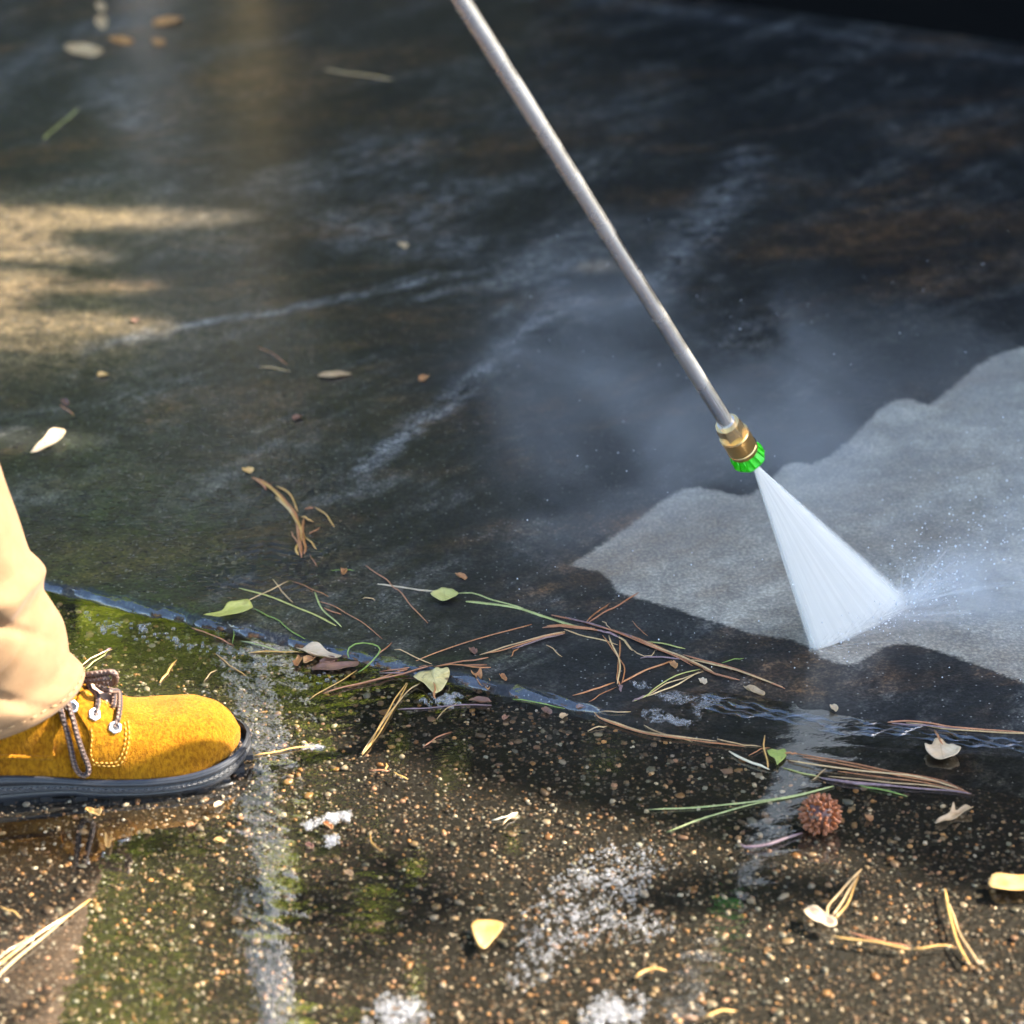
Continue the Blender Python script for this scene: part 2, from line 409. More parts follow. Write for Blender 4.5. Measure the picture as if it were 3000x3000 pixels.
PEB = np.array([(.46, .30, .18), (.52, .32, .23), (.66, .6, .5), (.72, .7, .66), (.5, .25, .09), (.26, .28, .24), (.36, .25, .17), (.58, .44, .28), (.2, .15, .11), (.62, .36, .16), (.12, .1, .085), (.3, .33, .32)])
t = NT('pebble_mix'); cc = t.attr('col').outputs['Color']; v = t.noise(350, 4)
t.pbr(Base_Color=t.mix(t.mr(v, .3, .7, 0, .5), cc, (.1, .075, .055)), Roughness=.4, Coat_Weight=.7, Coat_Roughness=.1, Coat_IOR=1.33)
M_PEBMIX = t.m
t = NT('pebble_single'); r_ = t.n('ObjectInfo').outputs['Random']; v = t.noise(350, 4)
cc = t.ramp(r_, [(i / 12, tuple(PEB[i] * np.array([1.05, .95, .80]) * .62)) for i in range(12)]); [e for e in [t]]
cc.node.color_ramp.interpolation = 'CONSTANT'
t.pbr(Base_Color=t.mix(t.mr(v, .3, .7, 0, .45), cc, (.12, .09, .065)), Roughness=.4, Coat_Weight=.7, Coat_Roughness=.1, Coat_IOR=1.33)
M_PEB1 = t.m
cand = []
while len(cand) < 9500:
    px_, py_ = R.uniform(-220, 3220), R.uniform(1720, 3180)
    p = G(px_, py_, LOW_Z)
    if p[1] > yj(p[0]) - .004: continue
    # spread evenly on the ground, not on the picture
    if R.random() > (np.linalg.norm(p - CAM) / 2.7) ** 2.2: continue
    r0 = .00108 * math.exp(abs(R.gauss(0, .46))) * (1.25 if R.random() < .1 else 1)
    cand.append((min(r0, .0040), p))
cand.sort(key=lambda a: -a[0])
def pebble_shape(base, rr):
    V = base.copy()
    for _ in range(5):
        d_ = np.array([rr.gauss(0, 1) for _ in range(3)]); d_ /= np.linalg.norm(d_)
        cut = rr.uniform(.55, .95); s_ = V @ d_
        V = V - np.outer(np.maximum(0, s_ - cut), d_)
    return V
shapes = []
for k in range(8):
    me_o = mk('pebble_shape', pebble_shape(ICO1[0], R), ICO1[1], M_PEB1)
    shapes.append(me_o.data); bpy.data.objects.remove(me_o)
for k, (r0, p) in enumerate(cand[:300]):
    o = bpy.data.objects.new('pebble', shapes[k % 8])
    o.scale = (r0 * R.uniform(.9, 1.5), r0 * R.uniform(.8, 1.1), r0 * R.uniform(.5, .75))
    o.rotation_euler = (R.uniform(-.3, .3), R.uniform(-.3, .3), R.uniform(0, 6.3))
    o.location = (p[0], p[1], LOW_Z + r0 * R.uniform(.05, .3))
    link(o, pave, (0, 0, 0))
mb = MB(); colr = []
pv = [pebble_shape(ICO1[0], R) for _ in range(10)]
for k, (r0, p) in enumerate(cand[300:]):
    a = R.uniform(0, 6.3); c_, s_ = math.cos(a), math.sin(a)
    V = pv[k % 10] * np.array([r0 * R.uniform(.9, 1.5), r0 * R.uniform(.8, 1.1), r0 * R.uniform(.5, .8)])
    V = V @ np.array([[c_, s_, 0], [-s_, c_, 0], [0, 0, 1]]) + np.array([p[0], p[1], LOW_Z + r0 * R.uniform(-.05, .3)])
    mb.add(V, ICO1[1]); colr += [PEB[R.randrange(12)] * np.array([1.05, .95, .80]) * (.15 + 1.45 * R.random() ** 2.3)] * len(V)
o = mb.build('pebbles', M_PEBMIX, pave, attrs={'col': np.array(colr)}); tag(o, kind='stuff')

# ------------------------------------------------------------------ water sheets
def water_mat(name, ior, tint, rough, b1, b2):
    t = NT(name)
    h = t.math('ADD', t.math('MULTIPLY', t.noise(55, 3, .5, t.mapping(t.obj(), (1, 2.0, 1))), 1.0), t.math('MULTIPLY', t.noise(170, 2, .5, t.mapping(t.obj(), (1, 2, 1))), .35))
    amp = t.attr('ripple').outputs['Fac']
    nd = t.n('Bump'); t.set(nd.inputs['Height'], h); t.set(nd.inputs['Strength'], t.mr(amp, 0, 1, b1, b2)); nd.inputs['Distance'].default_value = .0016
    lw = t.n('LayerWeight'); lw.inputs[0].default_value = .5; t.set(lw.inputs[1], nd.outputs[0])
    f0 = ((ior - 1) / (ior + 1)) ** 2
    fac = t.math('MULTIPLY_ADD', t.math('POWER', lw.outputs['Facing'], 5.0), 1 - f0, f0)
    tr = t.n('BsdfTransparent'); tr.inputs[0].default_value = (*tint, 1)
    gl = t.n('BsdfGlossy'); gl.inputs['Roughness'].default_value = rough; t.set(gl.inputs['Normal'], nd.outputs[0])
    mx = t.n('MixShader'); t.set(mx.inputs[0], fac); t.set(mx.inputs[1], tr.outputs[0]); t.set(mx.inputs[2], gl.outputs[0])
    return t.surf(mx.outputs[0])
M_WATER = water_mat('puddle_water', 2.7, (.95, .90, .80), .012, .015, .5)
def blob(px_, py_, rx, ry, X, Y, z=WATER_Z):
    c = G(px_, py_, z); return np.exp(-(((X - c[0]) / rx) ** 2 + ((Y - c[1]) / ry) ** 2))
xw = np.r_[-6, -3, -1.6, -1, np.arange(-.62, .621, .005), 1, 1.6, 3, 6]; vw = np.r_[-6, -3, -1.6, np.arange(-.86, .26, .005)]
Xw, Vw = np.meshgrid(xw, vw); Yw = yj(Xw) + Vw
rip = np.clip(.9 * blob(2700, 2110, .16, .035, Xw, Yw) + .9 * blob(2950, 2150, .1, .04, Xw, Yw) + .75 * blob(2480, 2120, .05, .06, Xw, Yw)
              + .16 * blob(790, 2280, .05, .13, Xw, Yw) + .2 * blob(790, 2050, .08, .06, Xw, Yw) + .16 * blob(420, 2750, .14, .16, Xw, Yw) + .3 * blob(500, 1950, .2, .06, Xw, Yw) + .5 * blob(2030, 2870, .06, .08, Xw, Yw) + .42 * blob(2320, 2440, .07, .09, Xw, Yw), 0, 1)
def waves(X, Y, n, k0, k1, seed):
    rr = np.random.default_rng(seed); s = 0
    for _ in range(n):
        k = rr.uniform(k0, k1); a = rr.normal(math.pi / 2, .5); s = s + np.sin(k * (X * math.cos(a) + Y * math.sin(a)) + rr.uniform(0, 6.3)) / n ** .5
    return s
Zw = WATER_Z + .00055 * rip * waves(Xw, Yw, 10, 180, 420, 3) + .00003 * waves(Xw, Yw, 8, 30, 90, 4)
n1, n2 = Xw.shape
Fw_ = [(i * n2 + j, i * n2 + j + 1, (i + 1) * n2 + j + 1, (i + 1) * n2 + j) for i in range(n1 - 1) for j in range(n2 - 1)]
wat = mk('water', np.c_[Xw.ravel(), Yw.ravel(), Zw.ravel()], Fw_, M_WATER, attrs={'ripple': rip.ravel()})
tag(wat, 'shallow clear puddle over the brown aggregate pavement', kind='structure')
tl_ = np.linspace(-.62, .075, 420); V = []; kk = 9
M_LIP = water_mat('lip_water', 2.2, (.85, .88, .93), .06, .5, .5)
for x_ in tl_:
    f_ = min(1, (.078 - x_) / .06) * (.62 + .2 * math.sin(37 * x_) + .2 * math.sin(113 * x_ + 2 * math.sin(29 * x_)) + .1 * math.sin(311 * x_)); jg = .0012 * math.sin(61 * x_) + .0012 * math.sin(211 * x_ + 1)
    for j in range(kk):
        a = math.pi * j / (kk - 1); vv = .0045 - .0075 * math.cos(a) * f_ + (jg if a > 1.6 else jg * .2)
        V.append((x_, yj(x_) + vv, -.0075 + .0062 * (j / (kk - 1)) ** .8 + .0028 * f_ * math.sin(a) + .0004 * math.sin(190 * x_ + j)))
mk('water', V, [(i * kk + j, i * kk + j + 1, (i + 1) * kk + j + 1, (i + 1) * kk + j) for i in range(len(tl_) - 1) for j in range(kk - 1)], M_LIP, attrs={'ripple': np.ones(len(V))})
tag(bpy.data.objects['water.001'], 'bluish lip of water spilling over the slab edge', kind='structure')
V, F = [], []
wl_ = catmull([tuple(G(a_, b_, WATER_Z)) for a_, b_ in ((2060, 2040), (2200, 2062), (2350, 2092), (2500, 2112), (2650, 2122), (2800, 2140), (2950, 2162), (3150, 2190))], 300)
for lay in range(4):
    o_ = len(V)
    for i, p in enumerate(wl_):
        q_ = .5 + .5 * math.sin(i * (.11 + .03 * lay) + 2.1 * lay + 1.5 * math.sin(i * .041)); w_ = .0004 + .0026 * q_ ** 2; yo = -.006 * lay + .003 * math.sin(i * .07 + lay) + .0015 * math.sin(i * .31 + 2 * lay)
        for j in range(5):
            a = math.pi * j / 4; V.append((p[0], p[1] + yo - w_ * math.cos(a), WATER_Z + .0003 + .9 * w_ * math.sin(a) * .6))
    F += [(o_ + i * 5 + j, o_ + i * 5 + j + 1, o_ + (i + 1) * 5 + j + 1, o_ + (i + 1) * 5 + j) for i in range(len(wl_) - 1) for j in range(4)]
o = mk('water', V, F, M_LIP, attrs={'ripple': np.ones(len(V))}); tag(o, 'fine ripples where the puddle laps onto the dark slab', kind='structure')
# ------------------------------------------------------------------ house wall behind
t = NT('dark_siding'); v = t.noise(6, 5); t.pbr(Base_Color=t.mix(v, (.003, .0035, .003), (.007, .0075, .006)), Roughness=.9, Specular_IOR_Level=.1); M_SIDE = t.m
t = NT('plinth_dark'); v = t.noise(14, 5); t.pbr(Base_Color=t.mix(v, (.0015, .0015, .002), (.004, .004, .004)), Roughness=.9, Specular_IOR_Level=.1); M_PLI = t.m
wa, wb = G(2020, 14), G(3000, 150)
wd = (wb - wa) / np.linalg.norm(wb - wa); wnrm = np.array([-wd[1], wd[0], 0])
gwall = empty('garden_wall', wa - wd * .25); tag(gwall, 'low dark block wall with black base course behind the wet slab', 'wall')
Rw = np.c_[wd, wnrm, [0, 0, 1.0]]
def wbox(name, s0, s1, n0, n1, z0, z1, mat):
    mb = MB(); c = wa + wd * (s0 + s1) / 2 + wnrm * (n0 + n1) / 2; c[2] = (z0 + z1) / 2
    mb.box(c, (s1 - s0, n1 - n0, z1 - z0), Rw); o = mb.build(name, mat, gwall, False)
    b = o.modifiers.new('bevel', 'BEVEL'); b.width = .004; b.segments = 2; return o
wbox('base_course', -.25, 3.6, .03, .25, -.02, .13, M_PLI)
for r_ in range(5):
    for k in range(9):
        s0 = -.25 + k * .43 - (.215 if r_ % 2 else 0)
        wbox('block', max(s0, -.25), min(s0 + .424, 3.6), .045 + R.uniform(0, .004), .235, .136 + r_ * .196, .136 + r_ * .196 + .19, M_SIDE)
wbox('core', -.24, 3.59, .07, .21, .12, 1.12, M_SIDE)
wbox('coping', -.28, 3.63, .015, .265, 1.118, 1.17, M_PLI)

# ------------------------------------------------------------------ trees (seen in the water and as shade)
def m_foliage(name, c1, c2, trans=.35):
    t = NT(name); r_ = t.noise(3, 3); v = t.noise(30, 2)
    c = t.mix(t.mr(t.math('ADD', r_, t.math('MULTIPLY', v, .4)), .45, .95), c1, c2)
    d_ = t.n('BsdfDiffuse'); t.set(d_.inputs[0], c); tl = t.n('BsdfTranslucent'); t.set(tl.inputs[0], c)
    mx = t.n('MixShader'); mx.inputs[0].default_value = trans; t.set(mx.inputs[1], d_.outputs[0]); t.set(mx.inputs[2], tl.outputs[0])
    return t.surf(mx.outputs[0])
def m_bark(name, c1, c2):
    t = NT(name); v = t.noise(12, 6, .6, t.mapping(t.obj(), (3, 3, .6)))
    t.pbr(Base_Color=t.mix(v, c1, c2), Roughness=.85, Normal=t.bump(v, .6, .02)); return t.m
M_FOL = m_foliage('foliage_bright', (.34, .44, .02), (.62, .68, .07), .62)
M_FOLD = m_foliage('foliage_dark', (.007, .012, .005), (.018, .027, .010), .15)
M_BARKP = m_bark('bark_pale', (.6, .6, .62), (.8, .8, .8)); M_BARKO = m_bark('bark_ochre', (.16, .11, .03), (.3, .22, .07)); M_BARKD = m_bark('bark_dark', (.05, .04, .03), (.1, .08, .06))
def leaf_cloud(centres, size, seed):
    c = np.asarray(centres, float); n = len(c); q = np.random.default_rng(seed)
    a = q.normal(size=(n, 3)); a /= np.linalg.norm(a, axis=1)[:, None]
    b = np.cross(a, q.normal(size=(n, 3))); b /= np.linalg.norm(b, axis=1)[:, None]
    s = (np.broadcast_to(size, (n,)) * q.uniform(.6, 1.3, n))[:, None]
    nn = np.cross(a, b) * s * .12
    V = np.stack([c - a * s, c - b * s * .45 - nn, c + a * s, c + b * s * .45 - nn], 1).reshape(-1, 3)
    return V, np.arange(4 * n).reshape(-1, 4)
def tree(label, base, h, r, trunk_m, leaf_m, clumps, n, size, seed, z0=.35, lean=(0, 0)):
    rr = random.Random(seed); base = np.array(base, float)
    e = empty('tree', base); tag(e, label, 'tree')
    mb = MB(); P = catmull([base, base + [lean[0] * .4, lean[1] * .4, h * .5], base + [lean[0], lean[1], h * .97]], 10)
    mb.add(*tube(P, np.linspace(r, r * .4, 10), 10))
    cs = []
    for _ in range(clumps):
        a, z = rr.uniform(0, 6.3), rr.uniform(z0, 1.0) * h
        rad = h * .24 * rr.uniform(.3, 1)
        ax = base + np.array([lean[0] * z / h, lean[1] * z / h, z]); c = ax + [math.cos(a) * rad, math.sin(a) * rad, h * .06]
        mb.add(*tube(catmull([ax - [0, 0, .1 * h], (ax + c) / 2, c], 5), np.linspace(r * .3, r * .08, 5), 5)); cs.append(c)
    mb.build('trunk', trunk_m, e)
    if n:
        pts = []
        for c in cs:
            s = h * .075 * rr.uniform(.7, 1.4)
            pts += [c + np.array([rr.gauss(0, s), rr.gauss(0, s), rr.gauss(0, s * .7)]) for _ in range(n // clumps)]
        o = mk('crown', *leaf_cloud(pts, size, seed), leaf_m, e, False)
    return e
def at_az(px_, dist, z=0): return (CAM[0] + (px_ - 1500) / FPX * dist / math.cos(PITCH) * 1.0, CAM[1] + dist, z)
def mirror_trunk(label, px_, dist, r, h, m, seed): tree(label, at_az(px_, dist), h, r, m, M_FOL, 5, 0, .1, seed, .8)  # bare unseen trunk, added for the bright streak it mirrors in the water
mirror_trunk('slim pale trunk added for the bright streak in the puddle beside the boot toe', 725, 5.5, .045, 8.0, M_BARKP, 1)
mirror_trunk('thin pale trunk added for the pale streak at the top of the slab', 500, 5.2, .03, 1.15, M_BARKP, 2)
wp = np.array(at_az(720, 5.05)); post = empty('wooden_post', wp); tag(post, 'thick ochre wooden post mirrored in the far end of the slab', 'post')
V_, F_, U_ = tube([wp + [0, 0, z_] for z_ in (0, .2, .4, .6, .80)], [.082, .08, .08, .079, .078], 20); mk('shaft', V_, F_, M_BARKO, post)
V_, F_, U_ = tube([wp + [0, 0, z_] for z_ in (.801, .82, .85, .90)], [.09, .095, .085, .02], 20); mk('cap', V_, F_, M_BARKO, post)
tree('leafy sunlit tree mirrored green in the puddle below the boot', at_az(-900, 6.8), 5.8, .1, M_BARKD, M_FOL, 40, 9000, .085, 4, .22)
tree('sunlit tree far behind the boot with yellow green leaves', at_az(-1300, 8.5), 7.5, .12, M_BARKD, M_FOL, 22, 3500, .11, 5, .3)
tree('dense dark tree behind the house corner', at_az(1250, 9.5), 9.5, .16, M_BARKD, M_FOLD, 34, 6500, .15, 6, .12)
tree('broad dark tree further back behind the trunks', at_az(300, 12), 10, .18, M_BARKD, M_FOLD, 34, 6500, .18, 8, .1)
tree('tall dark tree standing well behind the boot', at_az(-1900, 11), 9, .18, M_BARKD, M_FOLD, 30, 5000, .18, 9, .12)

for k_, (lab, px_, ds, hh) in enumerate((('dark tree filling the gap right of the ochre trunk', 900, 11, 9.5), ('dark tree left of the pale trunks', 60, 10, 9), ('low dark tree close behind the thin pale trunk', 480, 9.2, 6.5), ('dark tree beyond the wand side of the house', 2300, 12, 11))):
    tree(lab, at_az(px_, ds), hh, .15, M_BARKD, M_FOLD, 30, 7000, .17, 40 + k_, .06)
# the tree that shades the slab: its leaves hang between the sun and the shaded ground
LIT = [tuple(G(*p)[:2]) for p in [(-2500, 1800), (-300, 1850), (300, 1890), (560, 1960), (800, 2020), (1000, 2085), (1250, 2190), (1480, 2275), (1800, 2340), (2150, 2450), (2500, 2455), (2700, 2510), (2850, 2590), (3060, 2540), (4200, 2640), (3600, 3900), (-2500, 3900)]]
DAP = [(50, 632, .19, .020), (270, 655, .09, .012), (-30, 752, .11, .028), (10, 958, .14, .034), (130, 992, .08, .018), (300, 840, .045, .010), (-380, 780, .2, .2), (110, 1290, .04, .02)]
DAPW = [(*G(a, b)[:2], c, d_) for a, b, c, d_ in DAP]
DARKP = [(*G(a, b)[:2], c, d_) for a, b, c, d_ in [(1130, 2600, .07, .05), (2250, 2560, .05, .02), (250, 2420, .05, .012)]]
rr = random.Random(21); q = np.random.default_rng(21)
def lit_dist(x, y):
    """how far a ground point lies inside the shade (negative: sunlit)"""
    d = seg_dist(LIT, x, y, True); d = np.where(poly_in(LIT, x, y), -d, d)
    for a, b, c, e_ in DAPW:
        k_ = np.sqrt(((x - a) / c) ** 2 + ((y - b) / e_) ** 2); d = np.minimum(d, (k_ - 1) * min(c, e_))
    return d
NS = 300000
gx, gy = q.uniform(-1.6, 1.5, NS), q.uniform(-.7, 2.4, NS)
ld = lit_dist(gx, gy); lsz = np.clip(ld * .75, .018, .085)
keep = (ld > .010) & (q.random(NS) < 5.0 / (.45 * lsz ** 2) / (NS / 9.6))
gx, gy, lsz = gx[keep], gy[keep], lsz[keep]
zz = q.uniform(1.9, 3.2, len(gx))
cs = np.c_[gx, gy, np.zeros(len(gx))] + SUN[None, :] * (zz / SUN[2])[:, None]
for a, b, c, d_ in DARKP:
    zz = q.uniform(2.2, 3.0, 70)
    cs = np.vstack([cs, np.c_[q.normal(a, c * .7, 70), q.normal(b, d_ * .7, 70), np.zeros(70)] + SUN[None, :] * (zz / SUN[2])[:, None]]); lsz = np.r_[lsz, np.full(70, .025)]
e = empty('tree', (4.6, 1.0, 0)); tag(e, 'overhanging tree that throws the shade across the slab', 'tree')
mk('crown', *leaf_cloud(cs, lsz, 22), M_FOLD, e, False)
mb = MB(); b0 = np.array([4.6, 1.0, 0])
mb.add(*tube(catmull([b0, b0 + [-.1, 0, 1.2], b0 + [-.5, -.1, 2.2], b0 + [-1.2, -.2, 2.9]], 12), np.linspace(.14, .05, 12), 10))
for k in range(16):
    c = cs[rr.randrange(len(cs))]
    if c[2] < 2.3: continue
    s_ = b0 + [-.4, -.05, 2.0]
    mb.add(*tube(catmull([s_, (s_ + c) / 2 + [0, 0, .3], c], 8), np.linspace(.035, .006, 8), 6))
mb.build('trunk', M_BARKD, e)

# ------------------------------------------------------------------ person: boot and trouser leg
t = NT('suede')
n1_ = t.noise(55, 5, .6); n2_ = t.noise(900, 3, .7); n3_ = t.noise(430, 3, .7, t.mapping(t.obj(), (1, 1, .5)))
c = t.mix(t.mr(n1_, .3, .7), (.36, .132, .003), (.50, .215, .007))
c = t.mix(t.mr(n3_, .36, .60, .7, 0), c, (.13, .038, .001))
c = t.mix(t.mr(n2_, .6, .75, 0, .18), c, (.5, .26, .03))
p_ = t.pbr(Base_Color=c, Roughness=.95, Specular_IOR_Level=.15, Sheen_Weight=.25, Sheen_Roughness=.4, Sheen_Tint=(1, .75, .35), Normal=t.bump(t.math('ADD', n3_, t.math('MULTIPLY', n2_, .7)), 1.0, .0015))
M_SUEDE = t.m
t = NT('black_rubber'); v = t.noise(240, 4); wv = t.n('TexWave', wave_type='BANDS', bands_direction='X'); wv.inputs['Scale'].default_value = 140; wv.inputs['Distortion'].default_value = 0; t.set(wv.inputs[0], t.mapping(t.obj(), (1, 1, 1), (0, .9, 0)))
t.pbr(Base_Color=t.mix(v, (.012, .012, .014), (.035, .035, .038)), Roughness=.42, Coat_Weight=.4, Coat_Roughness=.15, Normal=t.bump(v, .25, .0008))
M_RUB = t.m
t = NT('rubber_ribbed'); v = t.noise(240, 4); g_ = t.uv(); sx = t.n('SeparateXYZ'); t.set(sx.inputs[0], g_)
zz = t.math('PINGPONG', t.math('MULTIPLY', sx.outputs[1], 1.0), .5)
rb_ = t.math('SINE', t.math('MULTIPLY', t.math('ADD', sx.outputs[0], t.math('MULTIPLY', zz, .006)), 2 * math.pi / .0042))
t.pbr(Base_Color=t.mix(v, (.05, .05, .053), (.16, .155, .15)), Roughness=.45, Normal=t.bump(rb_, .8, .0012)); M_RIB = t.m
t = NT('lace'); g_ = t.uv(); sx = t.n('SeparateXYZ'); t.set(sx.inputs[0], g_)
tw = t.math('MULTIPLY', sx.outputs[1], 2 * math.pi / .0034); ph = t.math('MULTIPLY', sx.outputs[0], 2 * math.pi)
w1 = t.math('SINE', t.math('ADD', tw, t.math('MULTIPLY', ph, 2))); w2 = t.math('SINE', t.math('SUBTRACT', tw, t.math('MULTIPLY', ph, 2)))
lng = t.math('SINE', t.math('MULTIPLY', ph, 3))
c = t.mix(t.mr(lng, -.2, .4), (.05, .026, .018), (.26, .16, .11)); c = t.mix(t.mr(t.math('MULTIPLY', w1, w2), .1, .7), c, (.03, .025, .035))
t.pbr(Base_Color=c, Roughness=.6, Normal=t.bump(t.math('ADD', w1, w2), .6, .0006)); M_LACE = t.m
t = NT('nickel'); t.pbr(Base_Color=(.82, .82, .84), Metallic=1.0, Roughness=.28); M_NICK = t.m
t = NT('thread'); t.pbr(Base_Color=(.68, .38, .07), Roughness=.7); M_THR = t.m
t = NT('thread_tan'); t.pbr(Base_Color=(.45, .28, .13), Roughness=.8); M_THR2 = t.m
t = NT('tongue_fabric'); v = t.noise(700, 2); t.pbr(Base_Color=t.mix(v, (.42, .26, .18), (.6, .42, .32)), Roughness=.9, Normal=t.bump(v, .6, .0008)); M_TONG = t.m
t = NT('cotton_twill'); v = t.noise(60, 5); wv = t.math('SINE', t.math('MULTIPLY', t.n('SeparateXYZ').outputs[0], 1)); tw = t.noise(1500, 2, .5, t.mapping(t.obj(), (1, 1, .3), (0, .5, 0)))
t.pbr(Base_Color=t.mix(t.mr(v, .3, .7), (.215, .118, .050), (.275, .158, .072)), Roughness=.9, Sheen_Weight=.1, Normal=t.bump(t.math('ADD', t.math('MULTIPLY', v, .4), tw), .35, .0008)); M_TWILL = t.m

YAW = math.radians(9); BF = np.array([math.cos(YAW), math.sin(YAW), 0]); BL = np.array([-math.sin(YAW), math.cos(YAW), 0])
BO = G(472, 2344, LOW_Z) - BF * .2115 + BL * .0455; BO[2] = LOW_Z + .0005
def BW(X, Yl, Zl): return BO + BF * X + BL * Yl + np.array([0, 0, Zl])
def interp(pts):
    a = np.array(pts, float)
    def f(v): return np.interp(v, a[:, 0], a[:, 1])
    return f
def smooth_interp(pts, n=300):
    a = catmull(np.c_[np.array(pts, float), np.zeros(len(pts))], n)
    o_ = np.argsort(a[:, 0]); a = a[o_]
    return lambda v: np.interp(v, a[:, 0], a[:, 1])
person = empty('person', BO); tag(person, 'person in tan trousers and mustard suede work boot, only one lower leg in view', 'person')

SW = [(-.004, 0), (-.002, .012), (.006, .024), (.025, .0335), (.06, .036), (.10, .036), (.14, .039), (.175, .0430), (.205, .0455), (.23, .0445), (.25, .0405), (.264, .0325), (.273, .0225), (.2785, .011), (.2805, 0)]
a_ = catmull(np.c_[np.array(SW), np.zeros(len(SW))], 110)[:, :2]; a_[0, 1] = a_[-1, 1] = 0
outline = np.vstack([np.c_[a_[:, 0], -a_[:, 1]], np.c_[a_[-2:0:-1, 0], a_[-2:0:-1, 1]]])      # near side first, then far side
ztop = smooth_interp([(-.01, .029), (.05, .028), (.116, .0240), (.165, .0190), (.22, .0180), (.25, .0205), (.282, .0255)])
zbot = smooth_interp([(-.01, 0), (.05, 0), (.083, 0), (.14, .0045), (.165, .002), (.2, .0005), (.235, .0015), (.26, .005), (.282, .0105)])
prof = [(0.0, -.0030), (.06, -.0006), (.30, 0), (.34, -.0009), (.38, .0002), (.60, .0004), (.64, -.0009), (.69, .0006), (.92, .0012), (.97, .0006), (1.0, -.0012)]
ctr = np.array([.14, 0])
def off_outline(d_):
    T_ = np.roll(outline, -1, 0) - np.roll(outline, 1, 0); T_ /= np.linalg.norm(T_, axis=1)[:, None] + 1e-9
    N_ = np.c_[T_[:, 1], -T_[:, 0]]
    return outline + N_ * d_
nO = len(outline); arc = np.r_[0, np.cumsum(np.linalg.norm(np.diff(outline, axis=0), axis=1))]
V, U = [], []
for h, d_ in prof:
    q = off_outline(d_)
    for i, (X_, Y_) in enumerate(q):
        zb, zt = zbot(outline[i, 0]), ztop(outline[i, 0]); V.append(BW(X_, Y_, zb + (zt - zb) * h)); U.append((arc[i], h * 6))
nP = len(prof)
F = [(k * nO + i, k * nO + (i + 1) % nO, (k + 1) * nO + (i + 1) % nO, (k + 1) * nO + i) for k in range(nP - 1) for i in range(nO)]
boot_parts = {}
# upper: cross sections along the foot
uw = smooth_interp([(0, .004), (.004, .017), (.02, .029), (.06, .032), (.10, .0335), (.14, .0355), (.175, .0392), (.205, .0418), (.228, .0408), (.245, .0370), (.258, .0300), (.266, .0220), (.2715, .0130), (.2742, .004)])
uz = smooth_interp([(0, .115), (.02, .13), (.085, .13), (.112, .110), (.134, .090), (.155, .0785), (.172, .0640), (.192, .0545), (.215, .0515), (.238, .0515), (.252, .0490), (.262, .0440), (.269, .0370), (.2742, .0285)])
stX = np.r_[np.linspace(0, .21, 70), .21 + .0642 * np.sin(np.linspace(0, math.pi / 2, 60)[1:])]
KA = 48
V_u = []
for X_ in stX:
    w_, zt = uw(X_), uz(X_); zb = ztop(X_) - .002
    for j in range(KA):
        th = math.pi * j / (KA - 1)
        cx, sy = math.cos(th), math.sin(th)
        yy = w_ * math.copysign(abs(cx) ** .74, cx); zz_ = zb + (zt - zb) * abs(sy) ** .90
        if X_ < .17:   # the leg narrows above the foot
            k_ = np.clip((zz_ - .06) / .07, 0, 1); yy *= 1 - .12 * k_
        V_u.append(BW(X_, -yy, zz_))
F_u = [(i * KA + j, i * KA + j + 1, (i + 1) * KA + j + 1, (i + 1) * KA + j) for i in range(len(stX) - 1) for j in range(KA - 1)]
boot = mk('boot', V_u, F_u, M_SUEDE, person); boot['label'] = 'mustard suede lace-up boot'
sm = boot.modifiers.new('sub', 'SUBSURF'); sm.levels = sm.render_levels = 1
tx = bpy.data.textures.new('suede_lumps', 'CLOUDS'); tx.noise_scale = .03
dm = boot.modifiers.new('lumps', 'DISPLACE'); dm.texture = tx; dm.strength = .0022; dm.mid_level = .5; dm.texture_coords = 'LOCAL'
bvh = BVHTree.FromPolygons([Vector(v) for v in V_u], F_u)
def hit(px_, py_, off=0.0):
    d_ = Vector(ray(px_, py_)).normalized(); loc, nrm, _, _ = bvh.ray_cast(Vector(CAM), d_)
    if loc is None: return None
    nrm = nrm if nrm.dot(d_) < 0 else -nrm
    return np.array(loc + nrm * off)
def part(name, V, F, mat, smooth=True, uv=None, par=None):
    o = mk(name, V, F, mat, None, smooth, uv); COL.objects.unlink(o); return link(o, par or boot, (0, 0, 0))
sole = part('sole', V, F, M_RUB)
q = off_outline(-.003); 
# ribbed band along the welt, heel block and lugs
V, U = [], []
for h, d_ in ((.40, .0009), (.44, .0016), (.58, .0017), (.61, .0009)):
    qq = off_outline(d_)
    for i, (X_, Y_) in enumerate(qq):
        zb, zt = zbot(outline[i, 0]), ztop(outline[i, 0]); V.append(BW(X_, Y_, zb + (zt - zb) * h)); U.append((arc[i], (h - .4) * 9))
F = [(k * nO + i, k * nO + (i + 1) % nO, (k + 1) * nO + (i + 1) % nO, (k + 1) * nO + i) for k in range(3) for i in range(nO)]
part('welt_band', V, F, M_RIB, True, U)
V, U = [], []
for h, d_ in ((.72, .0015), (.76, .0022), (.88, .0022), (.91, .0016)):
    qq = off_outline(d_)
    for i, (X_, Y_) in enumerate(qq):
        zb, zt = zbot(outline[i, 0]), ztop(outline[i, 0]); V.append(BW(X_, Y_, zb + (zt - zb) * h)); U.append((arc[i], 0))
part('welt_band', V, F, M_RUB, True, U)
for i0 in list(range(12, 104, 7)):
    X_, Y_ = outline[i0]; mb = MB(); 
    mb.box(BW(X_, Y_ + .006 * (1 if Y_ < 0 else -1), max(.0022, zbot(X_) - .0005)), (.0085, .012, .0044), np.c_[BF, BL, [0, 0, 1.0]])
    o = part('lug', mb.V, mb.F, M_RUB, False)
mb = MB()
